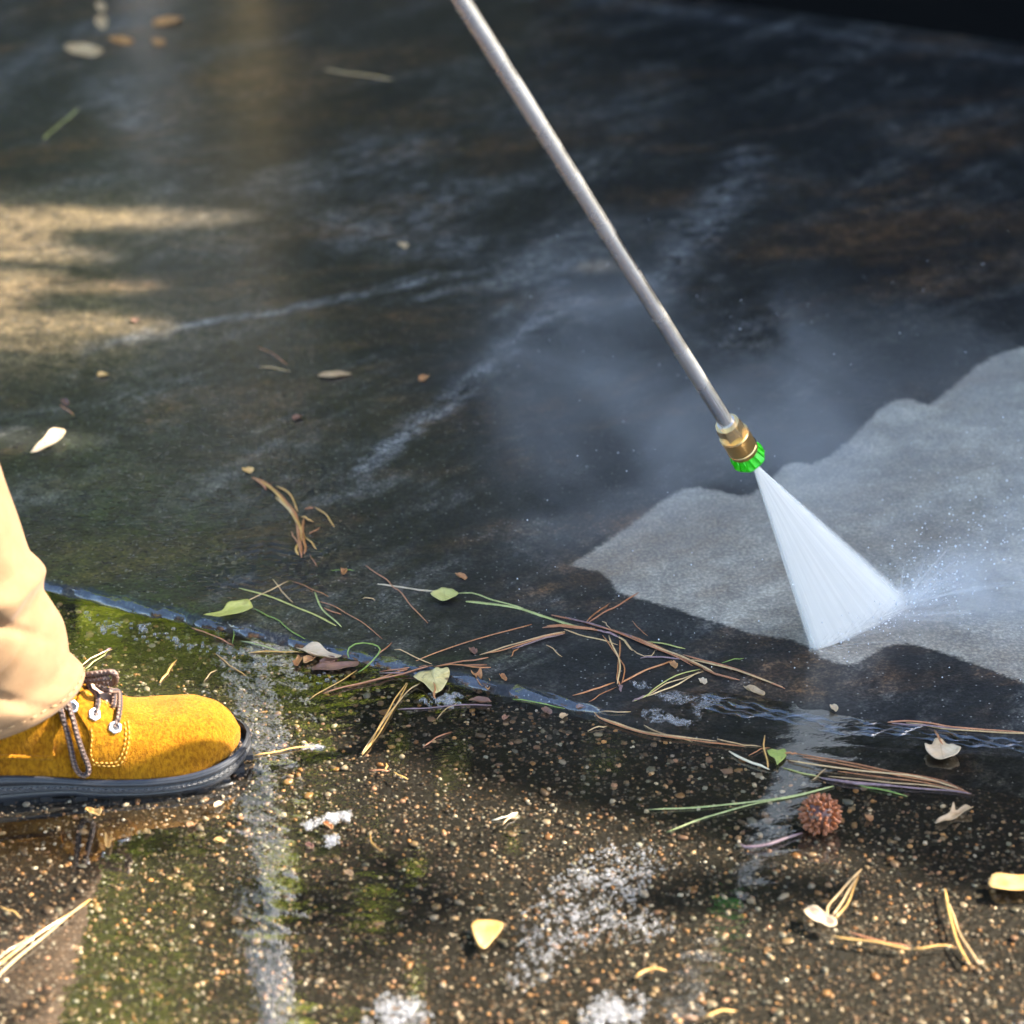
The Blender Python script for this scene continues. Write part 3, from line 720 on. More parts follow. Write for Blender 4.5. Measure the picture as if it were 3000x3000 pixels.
ho = [p for p in outline if p[0] < .083]; ho = sorted(ho, key=lambda p: math.atan2(p[1], p[0] - .045))
nb = len(ho); Vh = [BW(p[0], p[1] * 1.01, -.0015) for p in ho] + [BW(p[0], p[1] * 1.01, .012) for p in ho]
part('heel', Vh, [(i, (i + 1) % nb, nb + (i + 1) % nb, nb + i) for i in range(nb)] + [tuple(range(nb)), tuple(range(2 * nb - 1, nb - 1, -1))], M_RUB, False)

# eyelet panel sewn onto the side
def fill(outl, off, step=7):
    xs_ = [p[0] for p in outl]; ys_ = [p[1] for p in outl]
    bm = bmesh.new(); P2 = list(outl)
    for gx in np.arange(min(xs_), max(xs_), step):
        for gy in np.arange(min(ys_), max(ys_), step):
            if poly_in(outl, gx, gy) and seg_dist(outl, np.array([gx]), np.array([gy]), True)[0] > step * .5: P2.append((gx, gy))
    from mathutils.geometry import delaunay_2d_cdt
    n0 = len(outl)
    vs_, es_, fs_, *_ = delaunay_2d_cdt([Vector(p) for p in P2], [(i, (i + 1) % n0) for i in range(n0)], [], 1, 1e-4)
    return [tuple(v) for v in vs_], [tuple(f) for f in fs_]
def patch(name, outl, off, mat):
    outl = [tuple(p[:2]) for p in catmull([(*p, 0) for p in outl + [outl[0]]], 60)[:-1]]
    P2, F2 = fill(outl, off)
    V3 = []
    for (a, b) in P2:
        h_ = hit(a, b, off)
        V3.append(h_ if h_ is not None else np.array(V3[-1] if V3 else hit(300, 2180, off)))
    f0 = F2[len(F2) // 2]; nrm_ = np.cross(V3[f0[1]] - V3[f0[0]], V3[f0[2]] - V3[f0[0]])
    if nrm_ @ (CAM - V3[f0[0]]) < 0: F2 = [tuple(reversed(f)) for f in F2]
    o = part(name, V3, F2, mat); so_ = o.modifiers.new('thick', 'SOLIDIFY'); so_.thickness = .0030; so_.offset = -1
    bv = o.modifiers.new('soft', 'BEVEL'); bv.width = .0007; bv.segments = 2
    return outl
flap = [(236, 2026), (262, 2030), (300, 2056), (338, 2078), (362, 2098), (378, 2122), (384, 2152), (380, 2196), (366, 2232), (345, 2246), (300, 2246), (264, 2240), (256, 2215), (262, 2180), (256, 2140), (238, 2112), (222, 2082), (224, 2050)]
fl = patch('eyelet_panel', flap, .0024, M_SUEDE)
patch('heel_panel', [(-60, 2090), (60, 2088), (150, 2070), (156, 2120), (158, 2200), (154, 2214), (60, 2213), (-60, 2213)], .0014, M_SUEDE)
def stitches(name, pts, off, mat, ln=9, gap=5, rad=.00055):
    L = catmull([(*p, 0) for p in pts], 200)[:, :2]; mb = MB(); acc_ = 0; i = 0
    dl = np.r_[0, np.cumsum(np.linalg.norm(np.diff(L, axis=0), axis=1))]; s_ = 0
    while s_ + ln < dl[-1]:
        q_ = []
        for k in np.linspace(s_, s_ + ln, 4):
            a, b = np.interp(k, dl, L[:, 0]), np.interp(k, dl, L[:, 1]); h_ = hit(a, b, off)
            if h_ is not None: q_.append(h_)
        if len(q_) == 4: mb.add(*tube(q_, [rad * .6, rad, rad, rad * .6], 5))
        s_ += ln + gap
    return part(name, mb.V, mb.F, mat)
stitches('stitching', [(372, 2118), (377, 2152), (373, 2194), (360, 2226), (343, 2239), (300, 2239), (270, 2234)], .0030, M_THR)
stitches('stitching', [(362, 2122), (367, 2152), (363, 2192), (351, 2219), (338, 2230), (300, 2231), (276, 2227), (266, 2200), (268, 2160), (262, 2128)], .0030, M_THR)
stitches('stitching', [(240, 2034), (300, 2066), (350, 2098)], .0030, M_THR)
# cord seam on the quarter
cord = [hit(a, b, .0018) for a, b in [(-30, 2214), (20, 2214), (80, 2215), (156, 2217)]]
part('seam_cord', *tube(catmull(cord, 24), .0018, 8)[:2], M_SUEDE)
# tongue
patch('tongue', [(250, 2000), (290, 2005), (320, 2035), (345, 2062), (335, 2072), (300, 2052), (262, 2028)], .0012, M_TONG)
# eyelets: hexagonal nickel rings
for (ex, ey) in ((271, 2097), (334, 2135), (208, 2072)):
    c0 = hit(ex, ey, .0030); n_ = hit(ex, ey, .0130) - c0; n_ /= np.linalg.norm(n_)
    s1 = np.cross(n_, [0, 0, 1]); s1 /= np.linalg.norm(s1); s2 = np.cross(n_, s1); mb = MB()
    rings_ = [(.0050, .0), (.0048, .0010), (.0036, .0014), (.0026, .0008), (.0024, -.001)]
    Vv_ = []
    for rr_, zz_ in rings_:
        for j in range(24):
            a = 2 * math.pi * j / 24; k6 = rr_ * (1 + (.07 * math.cos(6 * a) if rr_ > .003 else 0)); Vv_.append(c0 + s1 * math.cos(a) * k6 + s2 * math.sin(a) * k6 + n_ * zz_)
    part('eyelet', Vv_, [(i * 24 + j, i * 24 + (j + 1) % 24, (i + 1) * 24 + (j + 1) % 24, (i + 1) * 24 + j) for i in range(4) for j in range(24)], M_NICK)
    part('eyelet_hole', [c0 + s1 * math.cos(a) * .0025 + s2 * math.sin(a) * .0025 + n_ * .0004 for a in np.linspace(0, 2 * math.pi, 17)[:-1]], [tuple(range(16))], M_RUB, False)
def lace(pts, n=50, r=.0021):
    P3 = []
    for p in pts:
        if len(p) == 3:
            h_ = hit(p[0], p[1], p[2])
            if h_ is None:
                h_ = hit(300, 2140, p[2]); h_ = PY(p[0], p[1], h_[1] + p[2] * 0)
            P3.append(h_)
        else: P3.append(PY(p[0], p[1], p[3]) if len(p) == 4 else PY(p[0], p[1], YL))
    V_, F_, U_ = tube(catmull(P3, n), r, 10); part('lace', V_, F_, M_LACE, True, U_)
YL = hit(300, 2140, .004)[1] + .006
YM = hit(300, 2140)[1] + .032
lace([(258, 2000, 0, YM), (266, 2022, 0, YM - .004), (275, 2046, .004), (277, 2075, .0045), (272, 2100, .002)])
lace([(302, 2014, 0, YM), (322, 2024, 0, YM - .006), (340, 2046, .0055), (344, 2078, .0055), (341, 2110, .005), (335, 2136, .002)])
lace([(284, 2006, 0, YM + .002), (304, 2020, 0, YM - .004), (321, 2040, .005), (327, 2062, .005), (326, 2082, .0035)])
lace([(225, 1988, 0, YM), (262, 1977, 0, YM - .012), (305, 1971, 0, YM - .014), (330, 1970, 0, YM - .015), (338, 1982, 0, YM - .013), (334, 2000, 0, YM - .008), (312, 2001, 0, YM - .006), (285, 1994, 0, YM - .004), (232, 1990, 0, YM)], 70, .0026)
lace([(236, 1996, 0, YM - .01), (270, 1994, 0, YM - .014), (300, 1990, 0, YM - .016), (322, 1986, 0, YM - .015)], 40, .0022)
lace([(172, 2060, .003), (179, 2090, .004), (193, 2130, .0045), (206, 2175, .0045), (216, 2220, .0045), (228, 2250, .0045), (246, 2263, .0045), (259, 2256, .0045), (259, 2236, .0045), (244, 2196, .0065), (226, 2150, .0075), (212, 2108, .0065), (200, 2074, .004), (196, 2056, .003)], 90, .0021)

# trouser leg
TY = BW(.07, 0, 0)[1]
tp = [(246, 1992, .0900), (249, 1978, .0905), (243, 1958, .0895), (226, 1940, .0870), (206, 1920, .0835), (199, 1882, .0820), (192, 1850, .0815), (182, 1820, .0800), (160, 1782, .0770), (146, 1760, .0775), (130, 1733, .0768), (128, 1710, .0772), (131, 1692, .0785), (135, 1672, .0790), (125, 1655, .0790), (104, 1635, .0775), (87, 1615, .0765), (54, 1524, .0760), (25, 1445, .0765), (-2, 1365, .0775), (-60, 1180, .080), (-140, 900, .085), (-230, 560, .09), (-320, 200, .095), (-410, -200, .10), (-500, -650, .106)]
tp3 = []
for a, b, r_ in tp:
    p = PY(a, b, TY); tp3.append((p[0] - r_, p[2], r_))
tp3 = np.array(tp3)
fineT = catmull(tp3, 196)
KT = 120; V, F, hemL = [], [], []
def fold(ph, z):
    f = 0
    zz_ = z
    for z0, k_, w_, a_ in ((.255, .045, .012, .006), (.20, -.05, .010, .006), (.165, .06, .009, .0065), (.128, .05, .008, .006), (.108, -.03, .010, .004), (.30, .09, .014, .006), (.34, -.06, .02, .005), (.42, .05, .03, .004)):
        f += 1.7 * a_ * math.exp(-((zz_ - z0 - k_ * (ph + 1.35)) / w_) ** 2) * math.exp(-((ph + 1.45) / .95) ** 2)
    for z0, k_, w_, a_ in ((.150, .075, .0045, .0045), (.186, -.06, .005, .005), (.098, .055, .004, .0035), (.225, .10, .006, .005), (.285, .07, .007, .005), (.120, -.05, .0045, .0035)):
        f -= 2.6 * a_ * math.exp(-((zz_ - z0 - k_ * (ph + 1.35)) / w_) ** 2) * math.exp(-((ph + 1.2) / .8) ** 2)
    f += .0034 * math.sin(5 * ph + 40 * zz_) * math.sin(23 * zz_ + 2 * ph) + .0012 * math.sin(11 * ph - 63 * zz_)
    return f
zh = fineT[0, 1]
rows = []
for i, (cx, z, r_) in enumerate(fineT):
    row = []
    for j in range(KT):
        ph = 2 * math.pi * j / KT; ph_ = ph if ph < math.pi else ph - 2 * math.pi
        front = max(0, math.cos(ph))
        fo = fold(ph_, z) * min(1, i / 8) * (1 - .8 * front ** 1.5)
        rr_ = r_ + fo
        dz = -.010 * (1 - math.cos(ph)) * math.exp(-(z - zh) / .05)
        if 5 <= i <= 7: rr_ -= .0006
        row.append((cx + rr_ * math.cos(ph), TY + (.92 if ph > math.pi else .42) * rr_ * math.sin(ph), z + dz))
    rows.append(row)
inner = [[(fineT[0, 0] + (x_ - fineT[0, 0]) * (.965 - 4 * dz_), TY + (y_ - TY) * (.965 - 4 * dz_), z_ + dz_) for (x_, y_, z_) in rows[0]] for dz_ in (.0005, .016)]
allr = inner[::-1] + rows
V = [p for r_ in allr for p in r_]
F = [(i * KT + j, i * KT + (j + 1) % KT, (i + 1) * KT + (j + 1) % KT, (i + 1) * KT + j) for i in range(len(allr) - 1) for j in range(KT)]
trou = mk('trouser_leg', V, F, M_TWILL, person); trou['label'] = 'creased tan cotton trouser leg'
mb = MB(); ridx = 6
ringp = np.array(rows[ridx]); ringp = np.vstack([ringp, ringp[0]])
for j in range(0, KT, 2):
    a, b = ringp[j], ringp[j + 1]; c_ = np.array([fineT[ridx, 0], TY, a[2]])
    o_ = lambda q_: c_ + (q_ - c_) * 1.006
    mb.add(*tube([o_(a), o_((a + b) / 2), o_(b)], [.0004, .0006, .0004], 5))
o = mb.build('hem_stitching', M_THR2); COL.objects.unlink(o); link(o, trou, (0, 0, 0))

# ------------------------------------------------------------------ pressure washer wand
g0 = G(2190, 2010); NOZ = PY(2195, 1345, g0[1])
JA, JB = G(2375, 1907, .001), G(2680, 1762, .001)
ua, ub = JA - NOZ, JB - NOZ; ua /= np.linalg.norm(ua); ub /= np.linalg.norm(ub)
WD = ua + ub; WD /= np.linalg.norm(WD)
t = NT('steel_tube'); v = t.noise(30, 3, .6); tg = t.n('Tangent', direction_type='UV_MAP')
t.pbr(Base_Color=(.58, .56, .53), Metallic=1.0, Roughness=t.mr(v, .35, .65, .20, .30), Anisotropic=.85, Tangent=tg.outputs[0]); M_STEEL = t.m
t = NT('brass'); v = t.noise(400, 3); t.pbr(Base_Color=t.mix(v, (.78, .50, .20), (.86, .62, .32)), Metallic=1.0, Roughness=.24); M_BRASS = t.m
t = NT('brass_knurl'); g_ = t.uv(); sx = t.n('SeparateXYZ'); t.set(sx.inputs[0], g_)
a1 = t.math('SINE', t.math('ADD', t.math('MULTIPLY', sx.outputs[0], 6.2832 * 60), t.math('MULTIPLY', sx.outputs[1], 5200))); a2 = t.math('SINE', t.math('SUBTRACT', t.math('MULTIPLY', sx.outputs[0], 6.2832 * 60), t.math('MULTIPLY', sx.outputs[1], 5200)))
t.pbr(Base_Color=(.30, .18, .065), Metallic=1.0, Roughness=.38, Normal=t.bump(t.math('MAXIMUM', a1, a2), .9, .0006)); M_KNURL = t.m
t = NT('green_plastic'); t.pbr(Base_Color=(.03, .62, .008), Roughness=.3, Subsurface_Weight=.15, Subsurface_Radius=(.004, .008, .002)); M_GREEN = t.m
t = NT('grip_black'); t.pbr(Base_Color=(.02, .02, .022), Roughness=.5); M_GRIP = t.m
wand = empty('pressure_washer_wand', NOZ); tag(wand, 'steel pressure washer wand with brass coupler and green nozzle', 'wand')
wx = np.cross(WD, [0, 0, 1.0]); wx /= np.linalg.norm(wx); wy = np.cross(WD, wx)
def axial(name, sect, mat, k=48, shape=None, uvs=True, smooth=True, cap=True):
    """sect: (distance back from the tip, radius)"""
    V, U = [], []
    for s_, r_ in sect:
        for j in range(k):
            a = 2 * math.pi * j / k; q_ = r_ * (shape(a, s_) if shape else 1)
            V.append(NOZ - WD * s_ + wx * math.cos(a) * q_ + wy * math.sin(a) * q_); U.append((s_, j / k) if name == 'tube' else (j / k, s_))
    n_ = len(sect)
    F = [(i * k + j, i * k + (j + 1) % k, (i + 1) * k + (j + 1) % k, (i + 1) * k + j) for i in range(n_ - 1) for j in range(k)]
    if cap: F += [tuple(range(k)), tuple((n_ - 1) * k + j for j in range(k))][::1]
    o = mk(name, V, F, mat, wand, smooth, U)
    if smooth:
        m_ = o.modifiers.new('edges', 'EDGE_SPLIT'); m_.split_angle = math.radians(32)
    return o
def hexs(a, s_): 
    b_ = (a % (math.pi / 3)) - math.pi / 6; return .866 / math.cos(b_) * 1.0
axial('tube', [(.030, .0057), (.05, .0057), (.3, .0057), (.6, .0057), (.80, .0057)], M_STEEL, 40)
axial('grip', [(.79, .008), (.80, .017), (.82, .0185), (1.15, .0185), (1.17, .017), (1.175, .006)], M_GRIP, 32)
axial('ferrule', [(.0455, .0062), (.0455, .0068), (.0478, .0068), (.0478, .0060)], M_STEEL, 36)
axial('hex_nut', [(.026, .0088), (.028, .0102), (.041, .0102), (.0455, .0092), (.0455, .006)], M_BRASS, 72, lambda a, s_: hexs(a, s_) if .027 < s_ < .0415 else 1)
axial('coupler', [(.0105, .0092), (.0110, .0112), (.0305, .0115), (.0318, .0110), (.0318, .0088), (.029, .0085)], M_KNURL, 64, cap=False)
axial('rim', [(.0309, .0117), (.0322, .0112), (.0322, .0086), (.0312, .0084), (.0312, .0117)], M_BRASS, 64, cap=False)
axial('rim', [(.0140, .0115), (.0146, .0119), (.0154, .0119), (.0160, .0115)], M_BRASS, 64, cap=False)
tip = axial('nozzle_tip', [(-.0015, .0045), (-.0015, .0108), (0, .0132), (.0018, .0136), (.0035, .0128), (.0085, .0108), (.0125, .0092), (.0125, .004)], M_GREEN, 96, lambda a, s_: (1 + (.5 * (hexs(a + .3, s_) - 1) if s_ < .005 else 0)) * (1 - (.055 if (math.cos(14 * a) < -.1 and .003 < s_ < .011) else 0)))
mb = MB()
for j in range(14):
    a = 2 * math.pi * j / 14; dr = wx * math.cos(a) + wy * math.sin(a)
    mb.add(*tube([NOZ - WD * .0015 + dr * .0130, NOZ - WD * .006 + dr * .0124, NOZ - WD * .0115 + dr * .0104], .0007, 6))
    o = mk('rib', mb.V, mb.F, M_GREEN); mb = MB(); COL.objects.unlink(o); link(o, tip, (0, 0, 0))

# ------------------------------------------------------------------ water jet, splash and mist
def jet_mat(name, amax, streak, edge=True):
    t = NT(name); g_ = t.uv(); sx = t.n('SeparateXYZ'); t.set(sx.inputs[0], g_)
    u_, v_ = sx.outputs[0], sx.outputs[1]
    st_ = t.noise(1.0, 5, .6, t.mapping(g_, (streak, 1.1, 1)))
    a = t.mr(st_, .3, .6, .78, 1.0)
    if edge == 'burst':
        ed = t.math('MULTIPLY', t.mr(u_, 0, .3, 0, 1, True), t.mr(u_, 1, .7, 0, 1, True)); a = t.math('MULTIPLY', t.mr(st_, .32, .68, .25, .95), ed)
        a = t.math('MULTIPLY', a, t.math('POWER', t.mr(v_, 0, 1, 1, 0), 1.7))
    elif edge:
        ed = t.math('MULTIPLY', t.mr(u_, 0, .11, 0, 1, True), t.mr(u_, 1, .74, 0, 1, True)); a = t.math('MULTIPLY', a, ed)
        a = t.math('MULTIPLY', a, t.mr(v_, 0, .06, .35, 1))
    else:
        a = t.math('MULTIPLY', t.mr(v_, 0, 1, 1, 0, True), a)
    a = t.math('MULTIPLY', a, amax)
    tr = t.n('BsdfTransparent'); d_ = t.n('BsdfDiffuse'); d_.inputs[0].default_value = (.99, .98, .955, 1); tl = t.n('BsdfTranslucent'); tl.inputs[0].default_value = (.99, .98, .955, 1)
    m1 = t.n('MixShader'); m1.inputs[0].default_value = .5; t.set(m1.inputs[1], d_.outputs[0]); t.set(m1.inputs[2], tl.outputs[0])
    m2 = t.n('MixShader'); t.set(m2.inputs[0], a); t.set(m2.inputs[1], tr.outputs[0]); t.set(m2.inputs[2], m1.outputs[0])
    return t.surf(m2.outputs[0])
M_JET = jet_mat('jet_water', .72, 20); M_SPL = jet_mat('splash_water', .2, 3, False); M_BURST = jet_mat('burst_water', .50, 9, 'burst')
jet = empty('water_jet', (JA + JB) / 2); tag(jet, 'white fan of water blasting from the green nozzle onto concrete', 'water jet')
jn = np.cross(JB - NOZ, JA - NOZ); jn /= np.linalg.norm(jn)
J0_ = NOZ + WD * .001
for k, thick in enumerate((.009, .006, .0035, .0015)):
    V, U, F = [], [], []; nu, nv = 40, 16
    for side in (-1, 1):
        for i in range(nv + 1):
            tt = i / nv
            for j in range(nu + 1):
                uu = j / nu
                e_ = JA + (JB - JA) * (uu * (1.04 - .01 * k) - .02 + .005 * k)
                p = J0_ * (1 - tt) + e_ * tt
                wdt = side * thick * (.12 + .88 * tt) * math.sqrt(max(0, 1 - (2 * uu - 1) ** 2))
                V.append(p + jn * wdt + np.array([0, 0, .0015])); U.append((uu + k * .37 + side * .11 if False else uu, tt))
    o0 = (nv + 1) * (nu + 1)
    for s_ in (0, o0):
        F += [(s_ + i * (nu + 1) + j, s_ + i * (nu + 1) + j + 1, s_ + (i + 1) * (nu + 1) + j + 1, s_ + (i + 1) * (nu + 1) + j) for i in range(nv) for j in range(nu)]
    mk('spray_sheet', V, F, M_JET, jet, True, U)
mb = MB(); rr = random.Random(5); drops = MB()
hd = (JB - JA); hd[2] = 0; hd /= np.linalg.norm(hd); side_ = np.array([hd[1], -hd[0], 0])
for k in range(40):
    uu = rr.random() ** .55
    p0 = JA + (JB - JA) * uu
    az = rr.gauss(-.38, .38); el = abs(rr.gauss(.04, .22)) * (.25 + .75 * uu) + (rr.uniform(.2, .7) if rr.random() < .06 else 0)
    dr = (hd * math.cos(az) + side_ * -math.sin(az)); dr = dr * math.cos(el) + np.array([0, 0, math.sin(el)])
    L_ = rr.uniform(.03, .17) * (.5 + .7 * uu) * (1.2 - min(1, el))
    s0 = p0 + dr * rr.uniform(0, .02)
    P_ = [s0 + dr * L_ * q_ - np.array([0, 0, .9 * (L_ * q_) ** 2]) for q_ in np.linspace(0, 1, 6)]
    P_ = [np.array([p[0], p[1], max(p[2], .0015)]) for p in P_]
    rad = rr.uniform(.00025, .0008); V_, F_, U_ = tube(P_, np.linspace(rad, rad * 1.5, 6), 5, cap=False)
    mb.add(V_, F_, [(u_[0] + k * .13, i // 5 / 5) for i, u_ in enumerate(U_)])
    if rr.random() < .2:
        c = P_[-1] + np.array([rr.gauss(0, .02), rr.gauss(0, .02), abs(rr.gauss(0, .02))]); drops.add(ICO1[0] * rr.uniform(.0003, .0009) + c, ICO1[1])
for k in range(16):
    uu = .12 + .9 * k / 15; p0 = JA + (JB - JA) * uu * 1.0; L_ = (.05 + .12 * uu) * rr.uniform(.8, 1.25); e0 = rr.uniform(.0, .16) + (.32 if k % 4 == 3 else 0); a0 = rr.gauss(-.30, .14); V_, U_, F_ = [], [], []; nu_, nv_ = 14, 8
    if k % 4 == 3: L_ *= .75
    for i in range(nv_ + 1):
        for j in range(nu_ + 1):
            aa = a0 + (j / nu_ - .5) * 1.6; el = e0 + .06 * math.sin(3 * j / nu_ + k); q_ = L_ * i / nv_
            dr = (hd * math.cos(aa) - side_ * math.sin(aa)) * math.cos(el) + np.array([0, 0, math.sin(el)])
            V_.append(p0 + dr * q_ + np.array([0, 0, .002 + .0006 * k / 16 - .8 * q_ * q_])); U_.append((j / nu_, i / nv_))
            if V_[-1][2] < .0012: V_[-1] = np.array([V_[-1][0], V_[-1][1], .0012 + .0002 * (k % 5)])
    F_ = [(i * (nu_ + 1) + j, i * (nu_ + 1) + j + 1, (i + 1) * (nu_ + 1) + j + 1, (i + 1) * (nu_ + 1) + j) for i in range(nv_) for j in range(nu_)]
    mk('splash_sheet', V_, F_, M_BURST, jet, True, U_)
for k in range(420):
    uu = rr.random(); p0 = JA + (JB - JA) * uu + np.array([rr.gauss(0, .002), rr.gauss(0, .002), 0]); a0 = rr.uniform(-2.2, 1.2); el = rr.uniform(.1, 1.1)
    dr = (hd * math.cos(a0) - side_ * math.sin(a0)) * math.cos(el) + np.array([0, 0, math.sin(el)]); L_ = rr.uniform(.006, .022 + .02 * uu)
    V_, F_, U_ = tube([p0 + dr * L_ * q_ for q_ in (0, .35, .7, 1)], np.linspace(.0005, .0008, 4), 5, cap=False); mb.add(V_, F_, [(u_[0] + k * .17, i // 5 / 3) for i, u_ in enumerate(U_)])
    if rr.random() < .4: drops.add(ICO1[0] * rr.uniform(.0002, .0006) + p0 + dr * L_ * rr.uniform(1, 2.5), ICO1[1])
o = mb.build('splash', M_SPL, jet); tag(o, kind='stuff')
t = NT('droplet'); t.pbr(Base_Color=(.9, .93, 1), Roughness=.15, Transmission_Weight=.15, IOR=1.33); M_DROP = t.m
for k in range(520):
    q_ = rr.random() ** 1.8; c = JA + (JB - JA) * rr.uniform(.2, 1.1) + (hd * math.cos(.3) + side_ * .3 * rr.gauss(0, 1)) * .22 * q_ + np.array([rr.gauss(0, .012), rr.gauss(0, .012), abs(rr.gauss(0, .006 + .05 * q_))]); drops.add(ICO1[0] * np.array([1, 1, rr.uniform(.8, 1.6)]) * rr.uniform(.0002, .0007) * (1 if rr.random() < .9 else 1.7) + c, ICO1[1])
for k in range(120):
    c = G(rr.uniform(1500, 3000), rr.uniform(900, 2050)); c[2] += abs(rr.gauss(0, .06)); drops.add(ICO1[0] * rr.uniform(.0003, .0007) + c, ICO1[1])
o = drops.build('droplets', M_DROP, jet); tag(o, kind='stuff')

# drifting mist: one closed box of thin, uneven water vapour round the jet
mb = MB(); mc = np.array([.40, .06, .125]); mdim = np.array([1.14, .90, .24]); mb.box(mc, mdim)
t = NT('mist'); co = t.obj()
nz = t.noise(5.5, 3, .62, t.mapping(co, (1, 1, 1.6), (.3, .2, 0)), .6)
def fall(c, r):
    d_ = t.n('VectorMath', operation='SUBTRACT'); t.set(d_.inputs[0], co); d_.inputs[1].default_value = tuple(map(float, c))
    s_ = t.n('VectorMath', operation='DIVIDE'); t.set(s_.inputs[0], d_.outputs[0]); s_.inputs[1].default_value = r
    l_ = t.n('VectorMath', operation='LENGTH'); t.set(l_.inputs[0], s_.outputs[0]); return t.mr(l_.outputs['Value'], 1, 0, 0, 1, True)
f1 = fall((.44, -.15, .02), (.26, .18, .075)); f0_ = fall((.36, -.16, .008), (.13, .07, .04)); f2 = fall((.48, .0, .06), (.46, .36, .14)); f3 = fall((.12, .06, .08), (.26, .36, .16))
dn = t.math('ADD', t.math('ADD', t.math('MULTIPLY', f1, 2.7), t.math('MULTIPLY', f0_, 15)), t.math('ADD', t.math('MULTIPLY', f2, .7), t.math('MULTIPLY', f3, 1.3)))
dn = t.math('MULTIPLY', dn, t.mr(nz, .45, .66, .0, 2.1))
pv_ = t.n('VolumePrincipled'); pv_.inputs['Color'].default_value = (.82, .89, 1, 1); pv_.inputs['Anisotropy'].default_value = .2; t.set(pv_.inputs['Density'], t.math('MULTIPLY', dn, 1.0))
t.t.links.new(pv_.outputs[0], t.out.inputs['Volume'])
o = mb.build('mist', t.m, None, False); tag(o, 'thin drifting mist of fine spray around the water jet', kind='stuff')

# ------------------------------------------------------------------ pine needles, blades and twigs
# outlines were read off enlarged crops: each crop is (x0, y0, scale)
CR = {'a': (560, 1620, 3.22), 'b': (1000, 1620, 3.22), 'c': (860, 1950, 3.22), 'd': (1500, 1780, 3.22), 'e': (2100, 2050, 2.147), 'f': (2200, 1950, 2.034), 'g': (0, 2300, 1.932), 'h': (900, 2200, 1.756), 'i': (700, 1380, 5.68), 'j': (100, 1680, 3.22), 'k': (0, 0, 1.288), 'l': (0, 550, 2.414), 'm': (1700, 2500, 1.486), 'n': (1500, 1700, 2.147), 'p': (0, 0, 1.0), 'q': (0, 1350, 1.68)}
def cpt(cr, pts):
    x0, y0, s_ = CR[cr]; return [(x0 + a / s_, y0 + b / s_) for a, b in pts]
rn = random.Random(77)
def strand(pts, r, flat, lift=0.0, n=None):
    P3 = np.array([GT(a, b, r * (flat if flat < 1 else 1) * .9 + lift) for a, b in pts])
    L_ = np.linalg.norm(np.diff(P3, axis=0), axis=1).sum(); n = n or int(np.clip(L_ / .006, 6, 30))
    Q = catmull(P3, n); s_ = np.linspace(0, 1, n)
    Q[:, 2] += .0009 * np.sin(s_ * math.pi) * rn.uniform(.2, 1.4) + .0003 * np.sin(s_ * rn.uniform(9, 17) + rn.uniform(0, 6))
    sd_ = np.gradient(Q, axis=0); sd_ = np.c_[-sd_[:, 1], sd_[:, 0]]; sd_ /= np.linalg.norm(sd_, axis=1)[:, None] + 1e-9
    Q[:, :2] += sd_ * (.0007 * np.sin(s_ * rn.uniform(4, 9) + rn.uniform(0, 6)))[:, None]
    rad = r * np.minimum(1, np.minimum((s_ + .05) / .10, (1.04 - s_) / .14)) * (1 + .08 * np.sin(s_ * 31 + rn.uniform(0, 6)))
    return tube(Q, np.maximum(rad, r * .25), 7, flat)
G_NEED = 'pine needles and blades washed up along the joint'
def needle(label, cr, pts, r=.75, c='brown', flat=1.0, name='pine_needle', cat='pine needle', lift=0.0):
    V, F, U = strand(cpt(cr, pts), r * .64 / 1000, flat, lift)
    o = mk(name, V, F, NEEDLE[c], None, True, U); tag(o, label, cat, G_NEED); return o
def bundle(label, strands, name='pine_needle_bundle', cat='pine needles'):
    """strands: (crop, points, radius mm, colour[, flat])"""
    p0 = cpt(strands[0][0], strands[0][1])[0]; e = empty(name, GT(*p0)); tag(e, label, cat, G_NEED)
    for s_ in strands:
        V, F, U = strand(cpt(s_[0], s_[1]), s_[2] * .64 / 1000, s_[4] if len(s_) > 4 else 1.0, rn.uniform(0, .0012)); mk('needle', V, F, NEEDLE[s_[3]], e, True, U)
blade = dict(name='grass_leaf', cat='grass')

bundle('pair of brown needles meeting in a peak above the yellow leaf', [('a', [(495, 470), (650, 395), (800, 325), (935, 262)], .8, 'tan'), ('a', [(935, 262), (1140, 340), (1295, 415)], .7, 'brown')])
needle('long yellow-green blade with a red tip crossing under the peaked needles', 'a', [(450, 335), (650, 385), (900, 470), (1100, 560), (1300, 655), (1365, 685)], 1.5, 'ygreen', .5, **blade)
needle('short tan needle touching the long yellow-green blade', 'a', [(765, 250), (850, 350), (960, 465)], .9, 'tan')
needle('bent green blade beside the thin brown needle on the slab', 'a', [(1163, 370), (1190, 450), (1260, 550), (1410, 697)], 1.3, 'pale', .5, **blade)
needle('thin rust needle curving away from the bent green blade', 'a', [(1205, 455), (1400, 540), (1600, 655), (1800, 815)], .6, 'rust')
needle('short pinkish straw under the bent green blade', 'a', [(1250, 520), (1415, 582)], .9, 'rust')
needle('wavy thin green stem between yellow leaf and joint', 'a', [(600, 520), (660, 560), (720, 600), (820, 640), (880, 700), (960, 760), (1080, 815)], .9, 'green', 1, **blade)
needle('brown needle reaching into the joint below the yellow leaf', 'a', [(0, 705), (200, 780), (400, 880)], .8, 'rust')
needle('thin green needle below the blue wet edge of the slab', 'a', [(470, 830), (650, 875), (870, 945)], .8, 'pale')
needle('orange needle lying flat left of the crumpled brown leaf', 'a', [(540, 940), (800, 935), (1060, 940)], 1.0, 'orange')
needle('orange needle in the pebbles right above the boot toe', 'a', [(235, 957), (370, 1060), (520, 1155)], .95, 'orange')
